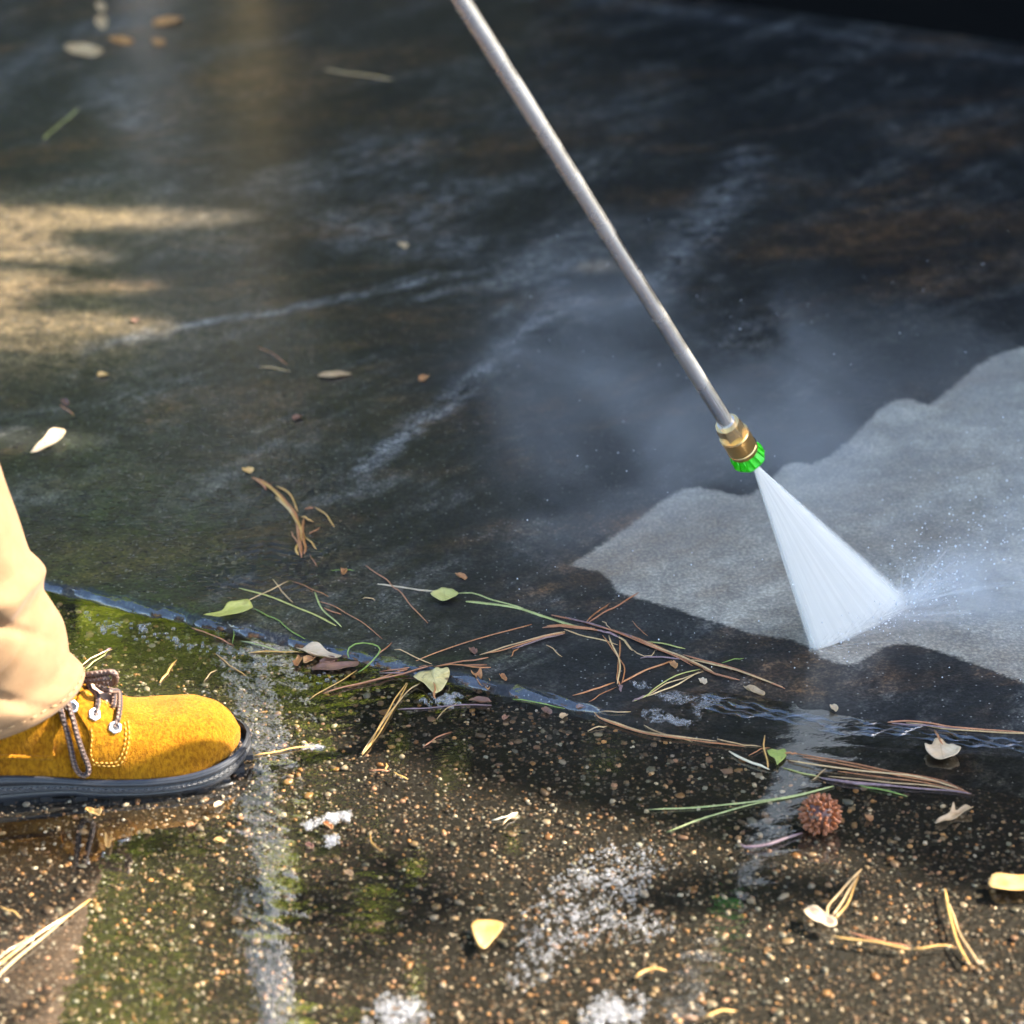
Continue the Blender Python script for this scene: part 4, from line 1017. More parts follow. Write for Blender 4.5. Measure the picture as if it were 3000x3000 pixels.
needle('tiny tan straw above the boot toe', 'a', [(120, 1205), (240, 1100)], .8, 'tan')
needle('green blade curled into a loop over the joint', 'a', [(1490, 985), (1478, 930), (1520, 880), (1620, 858), (1720, 870), (1775, 905), (1770, 950), (1720, 1010), (1650, 1080), (1580, 1130)], 1.0, 'green', 1, lift=.004, **blade)
needle('brown needle poking past the looped green blade', 'a', [(1900, 848), (1780, 950), (1740, 990)], .8, 'rust')
needle('tiny green stub standing at the joint under the yellow leaf', 'a', [(395, 725), (400, 860)], .8, 'green')
needle('long orange needle slanting down left of the beige leaf', 'c', [(600, 50), (420, 160), (280, 240), (150, 318)], .8, 'orange')
needle('kinked rust needle bending beside the pale straw', 'b', [(235, 115), (340, 195), (440, 260), (490, 325), (560, 370), (640, 490), (700, 555), (810, 662)], .75, 'rust')
needle('pale straw leading to the round pale green leaf', 'b', [(340, 298), (480, 315), (700, 345), (890, 365)], 1.1, 'straw')
needle('pale stem from the round leaf to the broad green blade', 'b', [(1090, 375), (1240, 380), (1400, 440), (1520, 470), (1720, 520)], 1.2, 'pale', .6, **blade)
needle('broad flat green blade at the head of the long needle raft', 'b', [(1175, 460), (1300, 465), (1500, 492), (1720, 535), (1930, 610), (2100, 670), (2260, 705), (2390, 712)], 2.6, 'pale', .3, **blade)
needle('long thin brown needle slanting up right from the beige leaf', 'b', [(1790, 668), (1400, 790), (1070, 890), (760, 1000), (640, 1060)], .75, 'brown')
bundle('parallel brown needles pointing left from the needle raft', [('d', [(500, 225), (250, 285), (0, 362), (-150, 410), (-310, 440)], .9, 'tan'), ('d', [(500, 235), (250, 300), (0, 376), (-250, 435)], .9, 'brown'), ('d', [(480, 245), (200, 330), (0, 388)], .8, 'purple')])
needle('mottled tan needle leading into the top of the beige leaf', 'b', [(500, 915), (560, 920), (720, 1000), (850, 1050)], .8, 'tan')
bundle('brown needles fanned out right behind the beige leaf', [('b', [(1390, 990), (1280, 1015), (1050, 1040), (880, 1070)], .9, 'rust'), ('b', [(1410, 1080), (1250, 1082), (1000, 1060), (880, 1070)], .9, 'brown'), ('b', [(1370, 1050), (1250, 1075), (1000, 1052)], .8, 'rust')])
bundle('long reddish needles running left from the beige leaf', [('c', [(1270, 10), (1000, 80), (750, 140), (500, 200), (280, 265)], 1.1, 'rust'), ('c', [(1250, 0), (1000, 60), (700, 150), (480, 205)], 1.0, 'brown'), ('b', [(360, 1115), (600, 1105), (780, 1080)], .9, 'rust'), ('b', [(360, 1132), (600, 1142), (720, 1115)], .9, 'purple'), ('b', [(540, 1080), (700, 1075), (860, 1065)], .9, 'rust')])
needle('stubby brown straw left of the parallel brown needles', 'b', [(1665, 900), (1595, 980)], .8, 'brown')
bundle('bundle of three orange needles on pebbles below the beige leaf', [('c', [(1050, 180), (960, 300), (900, 440), (790, 620), (720, 740), (640, 840)], 1.0, 'orange'), ('c', [(1080, 180), (1000, 330), (905, 480), (800, 640), (645, 840)], .9, 'orange'), ('c', [(1190, 172), (1100, 230), (1000, 340), (880, 480), (760, 660), (650, 835)], .9, 'tan')])
needle('thin purplish stem floating right below the beige leaf', 'c', [(985, 415), (1200, 405), (1500, 380), (1870, 375)], .9, 'purple')
needle('short tan straw crossing the thin purplish stem', 'c', [(1345, 500), (1440, 420), (1545, 350)], .8, 'tan')
needle('short orange straw on the shaded pebbles', 'c', [(1225, 770), (1300, 715), (1490, 620)], .95, 'rust')
bundle('three short orange twigs among the pebbles', [('c', [(710, 985), (830, 1000), (900, 990)], .9, 'rust'), ('c', [(882, 925), (875, 985)], .9, 'orange'), ('c', [(940, 1005), (1010, 1045), (1080, 1075)], .9, 'orange')], 'twig_pieces', 'twigs')
needle('orange needle with froth beside the boot toe', 'p', [(742, 2216), (833, 2198), (936, 2185)], 1.1, 'orange')
bundle('raft of long reddish needles washed along the slab', [
    ('d', [(370, 70), (700, 140), (1000, 240), (1300, 370), (1700, 520), (1930, 640)], 1.1, 'rust'), ('d', [(500, 90), (800, 165), (1100, 270), (1400, 395)], 1.0, 'purple'),
    ('d', [(720, 150), (1000, 235), (1350, 372), (1640, 492), (1850, 590)], 1.1, 'brown'), ('d', [(1130, 270), (1400, 390), (1640, 490), (1800, 560), (1930, 625)], 1.2, 'tan'),
    ('d', [(880, 200), (1150, 290), (1420, 415), (1700, 545)], 1.1, 'rust'), ('d', [(290, 190), (500, 180), (800, 215), (860, 235)], 1.6, 'rust', .6), ('d', [(330, 175), (520, 172), (780, 200)], 1.1, 'brown'),
    ('d', [(800, 210), (860, 230), (930, 250), (1000, 285)], 2.0, 'purple', .6),
    ('n', [(1080, 465), (1200, 510), (1350, 550), (1480, 590), (1720, 680)], 1.1, 'rust'), ('n', [(1130, 500), (1250, 530), (1400, 565), (1560, 620), (1700, 670)], 1.0, 'tan'), ('n', [(1200, 560), (1300, 600), (1430, 630)], 1.2, 'rust'), ('n', [(1300, 540), (1420, 570), (1500, 600)], 1.1, 'purple')])
needle('slender brown needle sloping down left end of the raft', 'd', [(490, 210), (750, 285), (1000, 350)], .8, 'tan')
bundle('two brown needles sticking up from the raft toward the pale patch', [('d', [(695, 135), (790, 60), (870, 5), (915, -40)], 1.0, 'brown'), ('d', [(720, 140), (850, 65), (980, -10), (1200, -145)], .9, 'rust')])
needle('hair-thin straw crossing the raft top', 'd', [(855, 130), (890, 165), (930, 200)], .6, 'tan')
bundle('bent brown needles hanging down from the raft to a dark knot', [('d', [(1010, 310), (1015, 450), (1005, 600), (985, 680), (1020, 740)], 1.1, 'brown'), ('d', [(920, 260), (960, 390), (1000, 490), (1020, 600), (1000, 720)], 1.0, 'tan'), ('d', [(850, 265), (950, 400), (1040, 520), (1060, 580), (1030, 720)], .9, 'brown'), ('d', [(1010, 735), (1025, 760), (1030, 790)], 1.8, 'purple')])
needle('curled tan blade end hooked over the raft', 'd', [(990, 270), (1060, 310), (1110, 380), (1130, 410)], 1.7, 'tan', .5, **blade)
needle('thin tan needle with an upturned hook below the raft', 'd', [(1130, 385), (1220, 450), (1310, 465), (1340, 440), (1355, 398)], .7, 'tan')
needle('purplish straw lying along the lower side of the raft', 'd', [(1210, 475), (1300, 468), (1400, 480), (1650, 490)], 1.1, 'purple')
needle('thick brown needle slanting from raft down to the dark knot', 'd', [(1500, 500), (1300, 580), (1100, 680), (1040, 715)], 1.2, 'brown')
needle('thick brown needle slanting left from the dark knot', 'd', [(970, 710), (850, 748), (750, 780), (575, 832)], 1.2, 'brown')
needle('thin brown needle under the thick one at the dark knot', 'd', [(985, 745), (850, 820), (720, 890)], .6, 'brown')
bundle('spray of green and tan needles joined at a dark tip', [('d', [(1145, 880), (1270, 830), (1350, 760), (1550, 650), (1780, 582)], .8, 'ygreen'), ('d', [(1270, 830), (1450, 730), (1650, 655), (1810, 600)], .8, 'tan'), ('d', [(1275, 832), (1400, 800), (1550, 730), (1770, 605)], .9, 'tan'), ('d', [(1140, 885), (1200, 860), (1270, 830)], 1.5, 'purple')])
needle('hair-thin brown straw floating behind the raft', 'd', [(1130, 125), (1200, 195), (1280, 270)], .5, 'brown')
needle('short tan needle alone on the dark slab', 'd', [(320, 352), (400, 405), (475, 465)], .6, 'tan')
needle('thin green needle along the upper side of the raft', 'd', [(1250, 315), (1400, 345), (1520, 375), (1635, 385)], .9, 'ygreen')
needle('faint green needle end pointing away from the raft', 'n', [(1320, 518), (1390, 503), (1455, 490)], .7, 'green')
bundle('pair of long tan needles sweeping right from the joint', [('d', [(770, 990), (820, 1040), (950, 1085), (1200, 1160), (1500, 1210), (1930, 1255)], 1.0, 'tan'), ('d', [(790, 1000), (850, 1050), (1000, 1105), (1300, 1200), (1600, 1240), (1930, 1285), (2200, 1310)], .9, 'brown'), ('d', [(1240, 1115), (1400, 1180), (1700, 1270)], .8, 'tan')])
needle('faint green needle sunk beside the joint', 'd', [(10, 862), (250, 905), (500, 950)], .7, 'green')
needle('short tan straw over shaded pebbles near the joint', 'd', [(710, 1165), (800, 1140), (900, 1120)], .8, 'tan')
needle('flat straw strip at the end of the joint', 'd', [(820, 985), (960, 990), (1120, 982)], .9, 'tan')
bundle('upright straw and pale stick meeting near the green leaf', [('e', [(297, 225), (303, 330), (325, 440)], 1.0, 'orange'), ('e', [(75, 325), (200, 390), (330, 440)], 1.6, 'straw'), ('e', [(200, 350), (330, 298)], .6, 'brown')])
needle('thin tan needle left of the upright straw', 'e', [(0, 250), (150, 280), (280, 297)], .7, 'tan')
bundle('fan of long brown needles under water right of the green leaf', [('e', [(505, 335), (800, 395), (1100, 460), (1400, 515), (1600, 590)], 1.1, 'brown'), ('e', [(455, 380), (700, 425), (1000, 462), (1300, 502), (1550, 565)], 1.0, 'tan'), ('e', [(640, 490), (900, 525), (1200, 555), (1450, 568), (1600, 590)], 1.1, 'purple'), ('e', [(540, 365), (850, 420), (1150, 485), (1420, 530), (1590, 588)], .9, 'brown'), ('e', [(760, 455), (1050, 490), (1350, 530), (1600, 588)], .9, 'brown'), ('e', [(700, 480), (1000, 515), (1300, 545), (1600, 590)], .8, 'tan')])
needle('short yellow-green blade above the spiky seed ball', 'e', [(415, 430), (560, 465), (660, 490)], 1.2, 'ygreen', .6, **blade)
needle('green needle pointing right from the twig by the seed ball', 'e', [(870, 530), (1050, 575), (1200, 607)], 1.0, 'green')
bundle('two long pale green blades left of the spiky seed ball', [('e', [(735, 545), (600, 582), (400, 618), (200, 645), (0, 665), (-200, 685), (-430, 695)], 1.3, 'pale', .6), ('e', [(730, 550), (500, 605), (250, 650), (50, 705), (-120, 755), (-310, 833)], 1.2, 'pale', .6)], 'grass_leaves', 'grass')
needle('tiny tan straw crossing the yellow-green blade', 'e', [(690, 435), (640, 475), (590, 510)], .7, 'tan')
needle('knotty purplish twig above the spiky seed ball', 'e', [(660, 490), (780, 515), (880, 532), (1000, 540), (1150, 550)], 1.7, 'purple', 1, name='twig', cat='twig')
bundle('wet needles at the ripple line near the cream leaf', [('e', [(1075, 145), (1200, 140), (1350, 155), (1500, 180), (1930, 205)], 1.1, 'rust'), ('e', [(1190, 148), (1500, 188), (1930, 215), (2050, 222)], 1.0, 'tan'), ('e', [(1100, 150), (1300, 165), (1600, 195)], 1.0, 'purple')])
bundle('blurred V of bright tan needles by the pale pod', [('f', [(655, 1210), (560, 1330), (460, 1430), (452, 1470), (460, 1520)], 1.2, 'tan'), ('f', [(640, 1250), (560, 1390), (480, 1490)], 1.2, 'tan'), ('f', [(645, 1255), (580, 1400), (500, 1520)], 1.1, 'orange')])
bundle('blurred orange needles lying right of the pale pod', [('f', [(480, 1610), (700, 1650), (950, 1690)], 1.2, 'orange'), ('f', [(580, 1590), (800, 1650), (950, 1680)], 1.1, 'rust')])
bundle('blurred curved orange needle pair below the bright leaf', [('f', [(1160, 1330), (1175, 1480), (1230, 1640), (1310, 1790)], 1.4, 'orange'), ('f', [(1165, 1400), (1250, 1600), (1355, 1780)], 1.2, 'tan')])
needle('blurred orange straw touching the curved needle pair', 'f', [(960, 1690), (1100, 1675), (1210, 1670)], 1.1, 'orange')
bundle('bright straw needles crossing the trouser reflection', [('g', [(510, 645), (350, 760), (180, 880), (0, 1010), (-60, 1050)], 1.3, 'orange'), ('g', [(508, 652), (280, 830), (0, 1075), (-60, 1110)], 1.3, 'tan'), ('g', [(180, 850), (0, 980), (-60, 1020)], 1.0, 'tan')])
needle('short straw at the bottom edge left of the straw needles', 'g', [(0, 690), (60, 715), (115, 745)], 1.0, 'orange')
needle('small curved orange straw alone on the pebbles', 'h', [(320, 425), (340, 480), (385, 520)], .9, 'orange')
bundle('tiny pale straw fork on the pebbles', [('h', [(1085, 315), (1010, 345), (950, 360)], 1.1, 'straw'), ('h', [(1085, 318), (1040, 350), (1000, 380)], 1.0, 'tan')])
needle('blurred curved orange peel of bark below the foam', 'h', [(1685, 1165), (1730, 1135), (1790, 1122), (1850, 1130)], 1.9, 'orange', .6, name='bark_strip', cat='bark strip')
needle('blurred orange bark strip at the very bottom', 'm', [(540, 715), (600, 690), (680, 690)], 1.9, 'orange', .6, name='bark_strip', cat='bark strip')
needle('blurred olive straw on the slab at upper left', 'k', [(165, 525), (230, 470), (295, 410)], 1.6, 'ygreen')
bundle('small rust needle pair above the curved straw clump', [('k', [(975, 1310), (1040, 1345), (1085, 1375)], .9, 'rust'), ('k', [(980, 1385), (1040, 1390), (1095, 1402)], .9, 'tan')])
needle('blurred orange straw near the top of the slab', 'k', [(1225, 262), (1380, 285), (1480, 300)], 1.5, 'tan')
needle('tiny rust straw right of the pale oval leaf', 'l', [(425, 1535), (470, 1570), (520, 1610)], .9, 'rust')
bundle('two straw needles behind the boot laces', [('j', [(430, 880), (560, 800), (730, 710)], .9, 'tan'), ('j', [(470, 905), (580, 830), (690, 740)], .9, 'ygreen'), ('j', [(640, 760), (690, 728), (735, 705)], 1.2, 'purple')])
needle('thick yellow straw leaning behind the boot toe', 'j', [(1190, 1030), (1260, 930), (1345, 815)], 1.5, 'orange', .7)
bundle('curved clump of red-brown straw lying on the slab by the ripples', [
    ('i', [(230, 110), (450, 200), (640, 370), (800, 560), (920, 720), (980, 900), (1010, 1100), (1040, 1300), (1050, 1440)], 2.6, 'rust', .5), ('i', [(300, 150), (520, 290), (700, 460), (860, 650), (950, 800), (1040, 1000), (1080, 1200)], 2.4, 'orange', .5),
    ('i', [(630, 250), (780, 350), (900, 480), (990, 680)], 1.4, 'orange'), ('i', [(620, 430), (760, 580), (880, 720), (960, 780)], 2.0, 'tan', .5), ('i', [(960, 760), (1000, 950), (1020, 1150), (960, 1290), (1000, 1400)], 1.9, 'orange', .5),
    ('i', [(1080, 780), (1075, 950), (1060, 1150), (1110, 1290), (1100, 1380)], 1.9, 'brown', .5), ('i', [(1100, 640), (1240, 615)], 1.3, 'rust'), ('i', [(1275, 600), (1440, 740), (1600, 930)], 1.1, 'orange'),
    ('i', [(1170, 1050), (1260, 995), (1350, 940)], .8, 'rust'), ('i', [(1120, 1100), (1200, 1200), (1300, 1300)], 1.2, 'orange'), ('i', [(860, 1010), (920, 1110), (980, 1220)], .9, 'rust'), ('i', [(240, 110), (350, 200), (460, 320)], 1.3, 'rust'), ('i', [(1040, 760), (1130, 790), (1220, 850)], 1.4, 'orange')], 'straw_clump', 'straw clump')
needle('tiny rust straw below the curved straw clump', 'i', [(1170, 1380), (1240, 1490), (1280, 1580)], .6, 'rust')

# ------------------------------------------------------------------ leaves and bits
def leaf(label, outl, c, cr='p', curl=.004, lift=.001, stem=None, name='fallen_leaf', cat='leaf', group='fallen leaves on the wet ground', rib=None):
    o2 = [tuple(p[:2]) for p in catmull([(*p, 0) for p in cpt(cr, outl + [outl[0]])], 48)[:-1]]
    P0 = np.array([GT(a, b, lift) for a, b in o2]); c0 = P0.mean(0)
    d_ = P0 - c0; u_, s_, vt = np.linalg.svd(d_[:, :2], full_matrices=False); ax, bx = vt[0], vt[1]
    V, U = [c0], [(0, .5)]; NRNG = 6; la = np.abs(d_[:, :2] @ ax).max(); lb = np.abs(d_[:, :2] @ bx).max()
    ph = rn.uniform(0, 6)
    for k in range(1, NRNG + 1):
        for i, dd in enumerate(d_):
            p = c0 + dd * k / NRNG; a = dd[:2] @ ax / la * k / NRNG; b = dd[:2] @ bx / lb * k / NRNG
            p = p + np.array([0, 0, curl * (.55 * b * b + .35 * a * a * (1 if a > 0 else .3)) + .12 * curl * math.sin(5 * a + ph) * math.sin(4 * b + ph)])
            V.append(p); U.append((b, a * .5 + .5))
    n_ = len(d_)
    F = [(0, 1 + i, 1 + (i + 1) % n_) for i in range(n_)] + [(1 + (k - 1) * n_ + i, 1 + k * n_ + i, 1 + k * n_ + (i + 1) % n_, 1 + (k - 1) * n_ + (i + 1) % n_) for k in range(1, NRNG) for i in range(n_)]
    if stem:
        e = empty(name, c0); tag(e, label, cat, group)
        o = mk('leaf_blade', V, F, LEAF[c], e, True, U); st_ = strand(cpt(cr, stem), .0008, 1.0, lift + curl * .3); mk('leaf_stem', st_[0], st_[1], NEEDLE['brown'], e, True, st_[2])
    else:
        o = mk(name, V, F, LEAF[c], None, True, U); tag(o, label, cat, group)
    m_ = o.modifiers.new('thick', 'SOLIDIFY'); m_.thickness = .0004; m_.offset = 1
    return o
def oval(cx, cy, a, b, rot=0, tip=.25):
    out = []
    for k in range(14):
        th = 2 * math.pi * k / 14; q_ = 1 + tip * max(0, math.cos(th)) ** 6; x_, y_ = a * math.cos(th) * q_, b * math.sin(th)
        out.append((cx + x_ * math.cos(rot) - y_ * math.sin(rot), cy + x_ * math.sin(rot) + y_ * math.cos(rot)))
    return out
leaf('yellow-green pointed leaf raised over the joint behind the boot', [(597, 1802), (647, 1792), (666, 1775), (694, 1769), (725, 1765), (739, 1775), (740, 1783), (728, 1794), (703, 1802), (675, 1807), (641, 1806)], 'ygreen', curl=.006, lift=.006)
leaf('round pale green leaf at the end of the pale straw', [(1262, 1747), (1275, 1735), (1295, 1725), (1315, 1727), (1335, 1740), (1342, 1750), (1325, 1758), (1295, 1762), (1272, 1757)], 'pale', curl=.007, lift=.003)
leaf('large beige triangular leaf lying across the joint', [(1211, 1986), (1230, 1971), (1250, 1965), (1267, 1961), (1280, 1954), (1292, 1960), (1311, 1958), (1318, 1974), (1311, 1996), (1300, 2014), (1290, 2026), (1273, 2034), (1258, 2020), (1240, 2000), (1224, 1993)], 'beige', curl=.003, lift=.004, stem=[(1273, 2000), (1273, 2034), (1274, 2048)])
leaf('small spotted green leaf floating beside the upright straw', [(2247, 2201), (2263, 2195), (2280, 2197), (2296, 2195), (2304, 2206), (2300, 2220), (2284, 2234), (2277, 2242), (2270, 2222), (2254, 2213)], 'green', curl=.002, lift=.002, stem=[(2300, 2207), (2318, 2207), (2336, 2209)])
leaf('curled cream leaf with a dark stem floating in the shaded puddle', [(2708, 2192), (2729, 2183), (2740, 2169), (2759, 2166), (2775, 2185), (2794, 2190), (2813, 2208), (2789, 2227), (2747, 2229), (2719, 2217)], 'cream', curl=.009, lift=.002, stem=[(2736, 2141), (2750, 2160), (2763, 2182)])
leaf('bright orange heart-shaped leaf on the sunlit pebbles', [(1381, 2715), (1395, 2701), (1435, 2694), (1469, 2707), (1472, 2721), (1447, 2752), (1415, 2782), (1393, 2752)], 'orange', curl=.003, lift=.002)
leaf('pale oval leaf on the slab behind the trouser leg', [(88, 1328), (105, 1308), (124, 1289), (155, 1264), (186, 1262), (190, 1277), (167, 1300), (120, 1318)], 'cream', curl=.006, lift=.003)
leaf('bright narrow leaf cut by the frame edge', [(2895, 2588), (2908, 2572), (2950, 2569), (3060, 2580), (3060, 2608), (2960, 2616), (2915, 2610)], 'orange', curl=.006, lift=.003)
leaf('pale pod-like leaf on the pebbles beside tan needles', [(2355, 2668), (2368, 2660), (2395, 2668), (2440, 2700), (2450, 2716), (2432, 2724), (2390, 2706), (2360, 2690)], 'cream', curl=.008, lift=.002)
leaf('blurred tan leaf at the far upper left', oval(240, 148, 52, 17, .1), 'tan', curl=.006)
leaf('blurred rust leaf right of the far tan leaf', oval(352, 120, 33, 10, .1), 'rust', curl=.005)
leaf('blurred orange leaf near the thick ochre reflection', oval(487, 64, 40, 11, -.15), 'rust', curl=.005)
leaf('small blurred rust leaf under the far orange leaf', oval(463, 124, 18, 9, .1), 'rust', curl=.004)
leaf('two-lobed blurred pink leaf at the upper left edge', oval(297, 66, 18, 18, 1.2), 'tan', curl=.006)
leaf('small blurred pink leaf above the two-lobed one', oval(295, 22, 14, 12, .5), 'tan', curl=.006)
leaf('blurred tan leaf lying alone left of the wand', oval(975, 1100, 44, 8, -.08), 'tan', curl=.004)
leaf('crumpled tan leaf wedged in the joint by the loop', [(868, 1902), (900, 1897), (935, 1900), (960, 1915), (985, 1925), (1000, 1937), (970, 1935), (930, 1930), (905, 1925), (890, 1912)], 'cream', curl=.012, lift=.002)
leaf('dark wet brown leaf below the crumpled tan leaf', [(910, 1958), (950, 1945), (1000, 1944), (1050, 1945), (1040, 1958), (1000, 1964), (960, 1966), (920, 1966)], 'brown', curl=.005, lift=.001)
leaf('small dark brown leaf between joint and wet brown leaf', [(935, 1938), (965, 1930), (990, 1936), (975, 1945), (945, 1946)], 'brown', curl=.006)
leaf('folded rust leaf scrap left of the wet brown leaf', [(858, 1950), (875, 1925), (884, 1930), (880, 1945), (868, 1956)], 'rust', curl=.007)
leaf('rust leaf scrap right of the folded scrap', [(888, 1934), (905, 1928), (925, 1932), (905, 1942), (890, 1945)], 'rust', curl=.006)
leaf('crumpled rust leaf scrap at the joint right of the beige leaf', [(1380, 1968), (1395, 1972), (1408, 1970), (1412, 1985), (1405, 1998), (1396, 1990), (1390, 1980)], 'rust', curl=.010)
leaf('crumpled brown scrap just below the joint', [(1397, 2005), (1415, 1998), (1430, 2000), (1436, 2012), (1430, 2028), (1420, 2012), (1405, 2012)], 'rust', curl=.010)
leaf('tiny orange scrap alone on the slab', [(1463, 1982), (1472, 1978), (1482, 1986), (1484, 1993), (1474, 1992)], 'rust', curl=.004)
leaf('lacy yellow bract floating in front of the jet', [(2178, 2012), (2195, 2014), (2215, 2022), (2240, 2038), (2230, 2041), (2205, 2030), (2190, 2024)], 'tan', curl=.006)
leaf('orange leaf scrap under the boot heel', [(252, 2365), (270, 2372), (298, 2382), (285, 2394), (268, 2386), (250, 2378)], 'orange', curl=.006)
leaf('upright orange scrap in the boot reflection', [(310, 2452), (325, 2452), (327, 2470), (318, 2492), (308, 2478)], 'orange', curl=.008)
leaf('brown bark piece on pebbles right of the seed ball', [(2738, 2412), (2750, 2400), (2778, 2388), (2792, 2372), (2800, 2378), (2828, 2368), (2850, 2380), (2825, 2388), (2790, 2402), (2755, 2416)], 'tan', curl=.010, name='bark_piece', cat='bark')
leaf('purple bark chip next to the purplish stem', [(1372, 2052), (1385, 2048), (1420, 2050), (1440, 2060), (1410, 2062)], 'brown', curl=.006, name='bark_piece', cat='bark')
leaf('small rust scrap on a green straw above the slab joint', [(1000, 1670), (1012, 1668), (1016, 1680), (1006, 1687), (1000, 1682)], 'rust', curl=.006)
needle('thin green straw holding the small rust scrap', 'a', [(1320, 165), (1440, 162), (1540, 160)], .8, 'green')
needle('tiny pink straw on the slab above the thin rust needle', 'a', [(1620, 425), (1680, 433), (1738, 443)], .9, 'tan')
for lab, x_, y_, c_ in (('tiny dark red seed on the slab left of parallel needles', 1385, 1910, 'brown'), ('tiny pink seed below the needle raft', 1972, 1951, 'rust'), ('pink and white crumb right of the seed ball', 2545, 2400, 'rust'), ('pale seed stranded in the ripple line', 2442, 2077, 'cream'), ('small pale fleck left of the dark knot spray', 2058, 1999, 'cream')):
    leaf(lab, oval(x_, y_, 11, 6, .3), c_, curl=.006, name='seed', cat='seed', group='seeds and crumbs')
# scattered crumbs of leaf, as individuals sharing one description each
G_CR = 'tiny leaf crumbs scattered over the ground'
for x_, y_, lab in [(1350, 1690, 'tiny crumb on the slab above the round pale green leaf'), (905, 2480, 'leaf crumb between the two froth spots and the boot'), (1020, 2560, 'leaf crumb in the soft shadow above the orange leaf'), (640, 2230 + 130, 'leaf crumb in the reflection of the boot toe'),
    (960, 2420, 'leaf crumb touching the bluish froth'), (1650, 2100, 'brown crumb on shaded pebbles under the joint end'), (1600, 2085, 'dark crumb at the end of the purplish stem'), (1700, 2075, 'crumb just before the pair of sweeping tan needles'), (560, 2420, 'leaf crumb below the middle of the boot sole'),
    (640, 2465, 'lower crumb below the front of the boot sole'), (430, 2440, 'leaf crumb right of the upright orange scrap'), (1480, 2105, 'crumb on dark pebbles right of the short tan straw'), (190, 1180, 'crumb above the pale oval leaf'), (870, 1225, 'rust crumb on the slab above the curved straw clump'),
    (725, 1380, 'crumb at the upper end of the curved straw clump'), (300, 1100, 'crumb on the sun-dappled slab at left'), (395, 940, 'pale crumb above the long thin scuff line'), (1180, 720, 'blurred rust crumb in the pale scuffed patch'), (1240, 1110, 'crumb right of the lone tan leaf')]:
    leaf(lab, oval(x_, y_, rn.uniform(9, 16), rn.uniform(4, 7), rn.uniform(-.6, .6)), rn.choice(['rust', 'orange', 'tan', 'brown']), curl=.005, name='leaf_crumb', cat='leaf crumb', group=G_CR)

# ------------------------------------------------------------------ sweetgum seed ball
t = NT('seed_ball'); v = t.noise(400, 3); t.pbr(Base_Color=t.mix(v, (.05, .014, .007), (.12, .04, .018)), Roughness=.4, Coat_Weight=.5, Coat_Roughness=.15); M_SEED = t.m
t = NT('seed_spike'); v = t.noise(500, 3); t.pbr(Base_Color=t.mix(v, (.17, .04, .012), (.40, .14, .045)), Roughness=.4, Coat_Weight=.25, Coat_Roughness=.12); M_SPK = t.m
sc0 = G(2400, 2428, WATER_Z); sc0[2] = WATER_Z + .0125
sb = empty('seed_ball', (sc0[0], sc0[1], WATER_Z)); tag(sb, 'spiky brown round seed ball sitting in the puddle', 'seed ball')
mk('core', ICO2[0] * .0122 + sc0, ICO2[1], M_SEED, sb)
mb = MB(); ga = math.pi * (3 - 5 ** .5); ns = 140
for k in range(ns):
    zz_ = 1 - 2 * (k + .5) / ns; r_ = math.sqrt(1 - zz_ * zz_); a = k * ga
    d_ = np.array([r_ * math.cos(a), r_ * math.sin(a), zz_]); d_ += np.array([rn.gauss(0, .08) for _ in range(3)]); d_ /= np.linalg.norm(d_)
    t_ = np.cross(d_, [rn.gauss(0, 1) for _ in range(3)]); t_ /= np.linalg.norm(t_); L_ = rn.uniform(.0032, .0048)
    P_ = [sc0 + d_ * .0095, sc0 + d_ * (.0115 + L_ * .3), sc0 + d_ * (.0115 + L_ * .75) + t_ * .0005, sc0 + d_ * (.0115 + L_) + t_ * .0016]
    mb.add(*tube(P_, [.0016, .0014, .00115, .0006], 6))
o = mb.build('spikes', M_SPK, sb); tag(o, kind='stuff')
st_ = strand([(2352, 2440), (2300, 2460), (2240, 2478), (2190, 2482), (2170, 2470)], .0012, 1.0, .001); mk('stalk', st_[0], st_[1], NEEDLE['purple'], sb, True, st_[2])

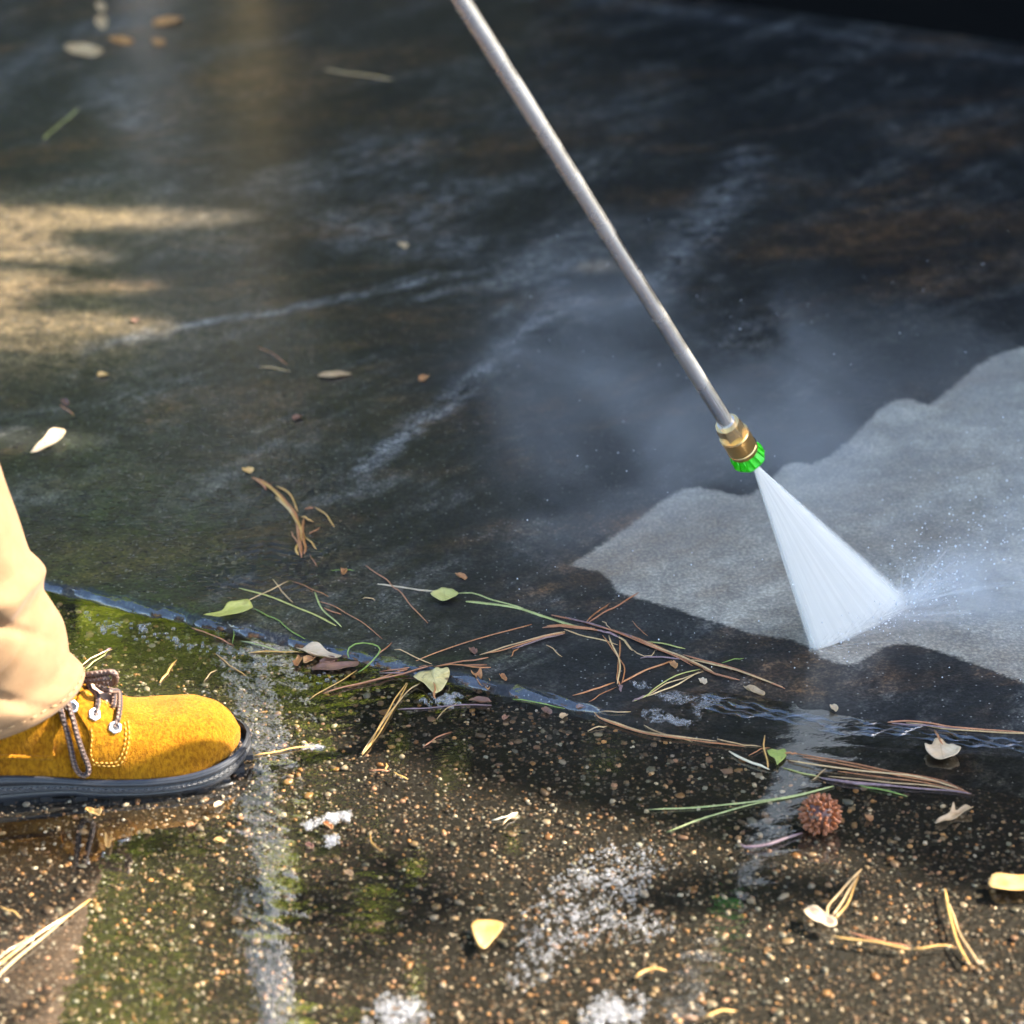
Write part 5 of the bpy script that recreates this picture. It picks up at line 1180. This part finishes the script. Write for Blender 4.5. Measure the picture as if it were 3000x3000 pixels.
# ------------------------------------------------------------------ foam and bubbles
t = NT('foam_bubble'); fr = t.n('LayerWeight'); fr.inputs[0].default_value = .35
tr = t.n('BsdfTransparent'); tr.inputs[0].default_value = (.97, .97, .98, 1); gl = t.n('BsdfGlossy'); gl.inputs['Roughness'].default_value = .08; df = t.n('BsdfDiffuse'); df.inputs[0].default_value = (.72, .70, .67, 1)
m1 = t.n('MixShader'); m1.inputs[0].default_value = .6; t.set(m1.inputs[1], gl.outputs[0]); t.set(m1.inputs[2], df.outputs[0])
m2 = t.n('MixShader'); t.set(m2.inputs[0], t.mr(fr.outputs['Facing'], 0, .8, .05, .55)); t.set(m2.inputs[1], tr.outputs[0]); t.set(m2.inputs[2], m1.outputs[0]); M_FOAM = t.surf(m2.outputs[0])
def foam(label, outl, n, r0, r1, power=1.0, edge=30):
    mb = MB(); xs_ = [p[0] for p in outl]; ys_ = [p[1] for p in outl]; q = np.random.default_rng(n + int(xs_[0])); m = n * 25
    x_, y_ = q.uniform(min(xs_) - edge, max(xs_) + edge, m), q.uniform(min(ys_) - edge, max(ys_) + edge, m)
    dd = seg_dist(outl, x_, y_, True) / edge; dd = np.where(poly_in(outl, x_, y_), dd, -dd)
    wob = np.sin(x_ * .031 + 2 * np.sin(y_ * .021)) * np.sin(y_ * .05 + 1.7 * np.sin(x_ * .043)) + .6 * np.sin(x_ * .11 + y_ * .07) * np.sin(y_ * .13 - x_ * .05)
    ok = q.random(m) < np.clip(.3 + dd * .8, 0, 1) * np.clip(.5 + .45 * wob, .05, 1) ** 1.2
    for x0, y0 in list(zip(x_[ok], y_[ok]))[:n]:
        r_ = rn.uniform(r0, r1) * (1 if rn.random() < .9 else 1.6); p = GT(x0, y0)
        mb.add(ICO1[0] * np.array([r_, r_, r_ * .75]) + p + [0, 0, r_ * .1], ICO1[1])
    o = mb.build('foam', M_FOAM); tag(o, label, kind='stuff')
foam('sparkling patch of white foam on the sunlit pebbles', [(1800, 2460), (1990, 2500), (1900, 2600), (1850, 2660), (1970, 2715), (1900, 2755), (1750, 2745), (1650, 2800), (1570, 2890), (1490, 2880), (1510, 2750), (1560, 2640), (1620, 2580), (1700, 2520)], 1700, .0004, .0011, edge=60)
foam('blurred foam at the bottom edge below the orange leaf', [(1060, 2960), (1130, 2910), (1240, 2920), (1270, 3000), (1200, 3060), (1060, 3060)], 700, .0005, .0014, edge=40)
foam('blurred foam at the bottom right of the orange leaf', [(1700, 2960), (1780, 2905), (1890, 2920), (1900, 3000), (1720, 3050)], 620, .0005, .0014, edge=40)
foam('bluish froth on the pebbles below the boot toe', [(880, 2415), (960, 2385), (1030, 2375), (1030, 2400), (960, 2418), (900, 2430)], 420, .0005, .0012, edge=12)
foam('small froth spot under the bluish froth', [(945, 2455), (985, 2440), (995, 2470), (955, 2490)], 160, .0005, .0012, edge=10)
foam('thin film of bubbles left of the jet reflection', [(1915, 2035), (1985, 2025), (2030, 2040), (2090, 2030), (2110, 2050), (2080, 2075), (2050, 2110), (2020, 2070), (1960, 2060)], 700, .0003, .0007, edge=14)
foam('bubbles along the end of the joint', [(1880, 2085), (1910, 2070), (1950, 2090), (2010, 2110), (2045, 2115), (2030, 2135), (1960, 2120), (1890, 2110)], 500, .0003, .0008, edge=12)
foam('small froth patch right of the dark knot', [(1845, 1996), (1890, 1998), (1905, 2015), (1870, 2020)], 160, .0003, .0007, edge=8)
foam('froth on the orange needle beside the boot toe', [(845, 2195), (890, 2182), (930, 2180), (960, 2190), (935, 2200), (900, 2195)], 160, .0005, .0011, edge=8)
foam('scattered bubbles between boot and beige leaf', [(1225, 2040), (1330, 2030), (1360, 2050), (1330, 2075), (1240, 2065)], 90, .0006, .0022, edge=20)
foam('bubbles among the pebbles behind the boot', [(240, 1800), (400, 1820), (560, 1860), (700, 1905), (860, 1960), (1000, 1985), (950, 2000), (700, 1940), (480, 1900), (260, 1850)], 110, .0006, .0022, edge=25)
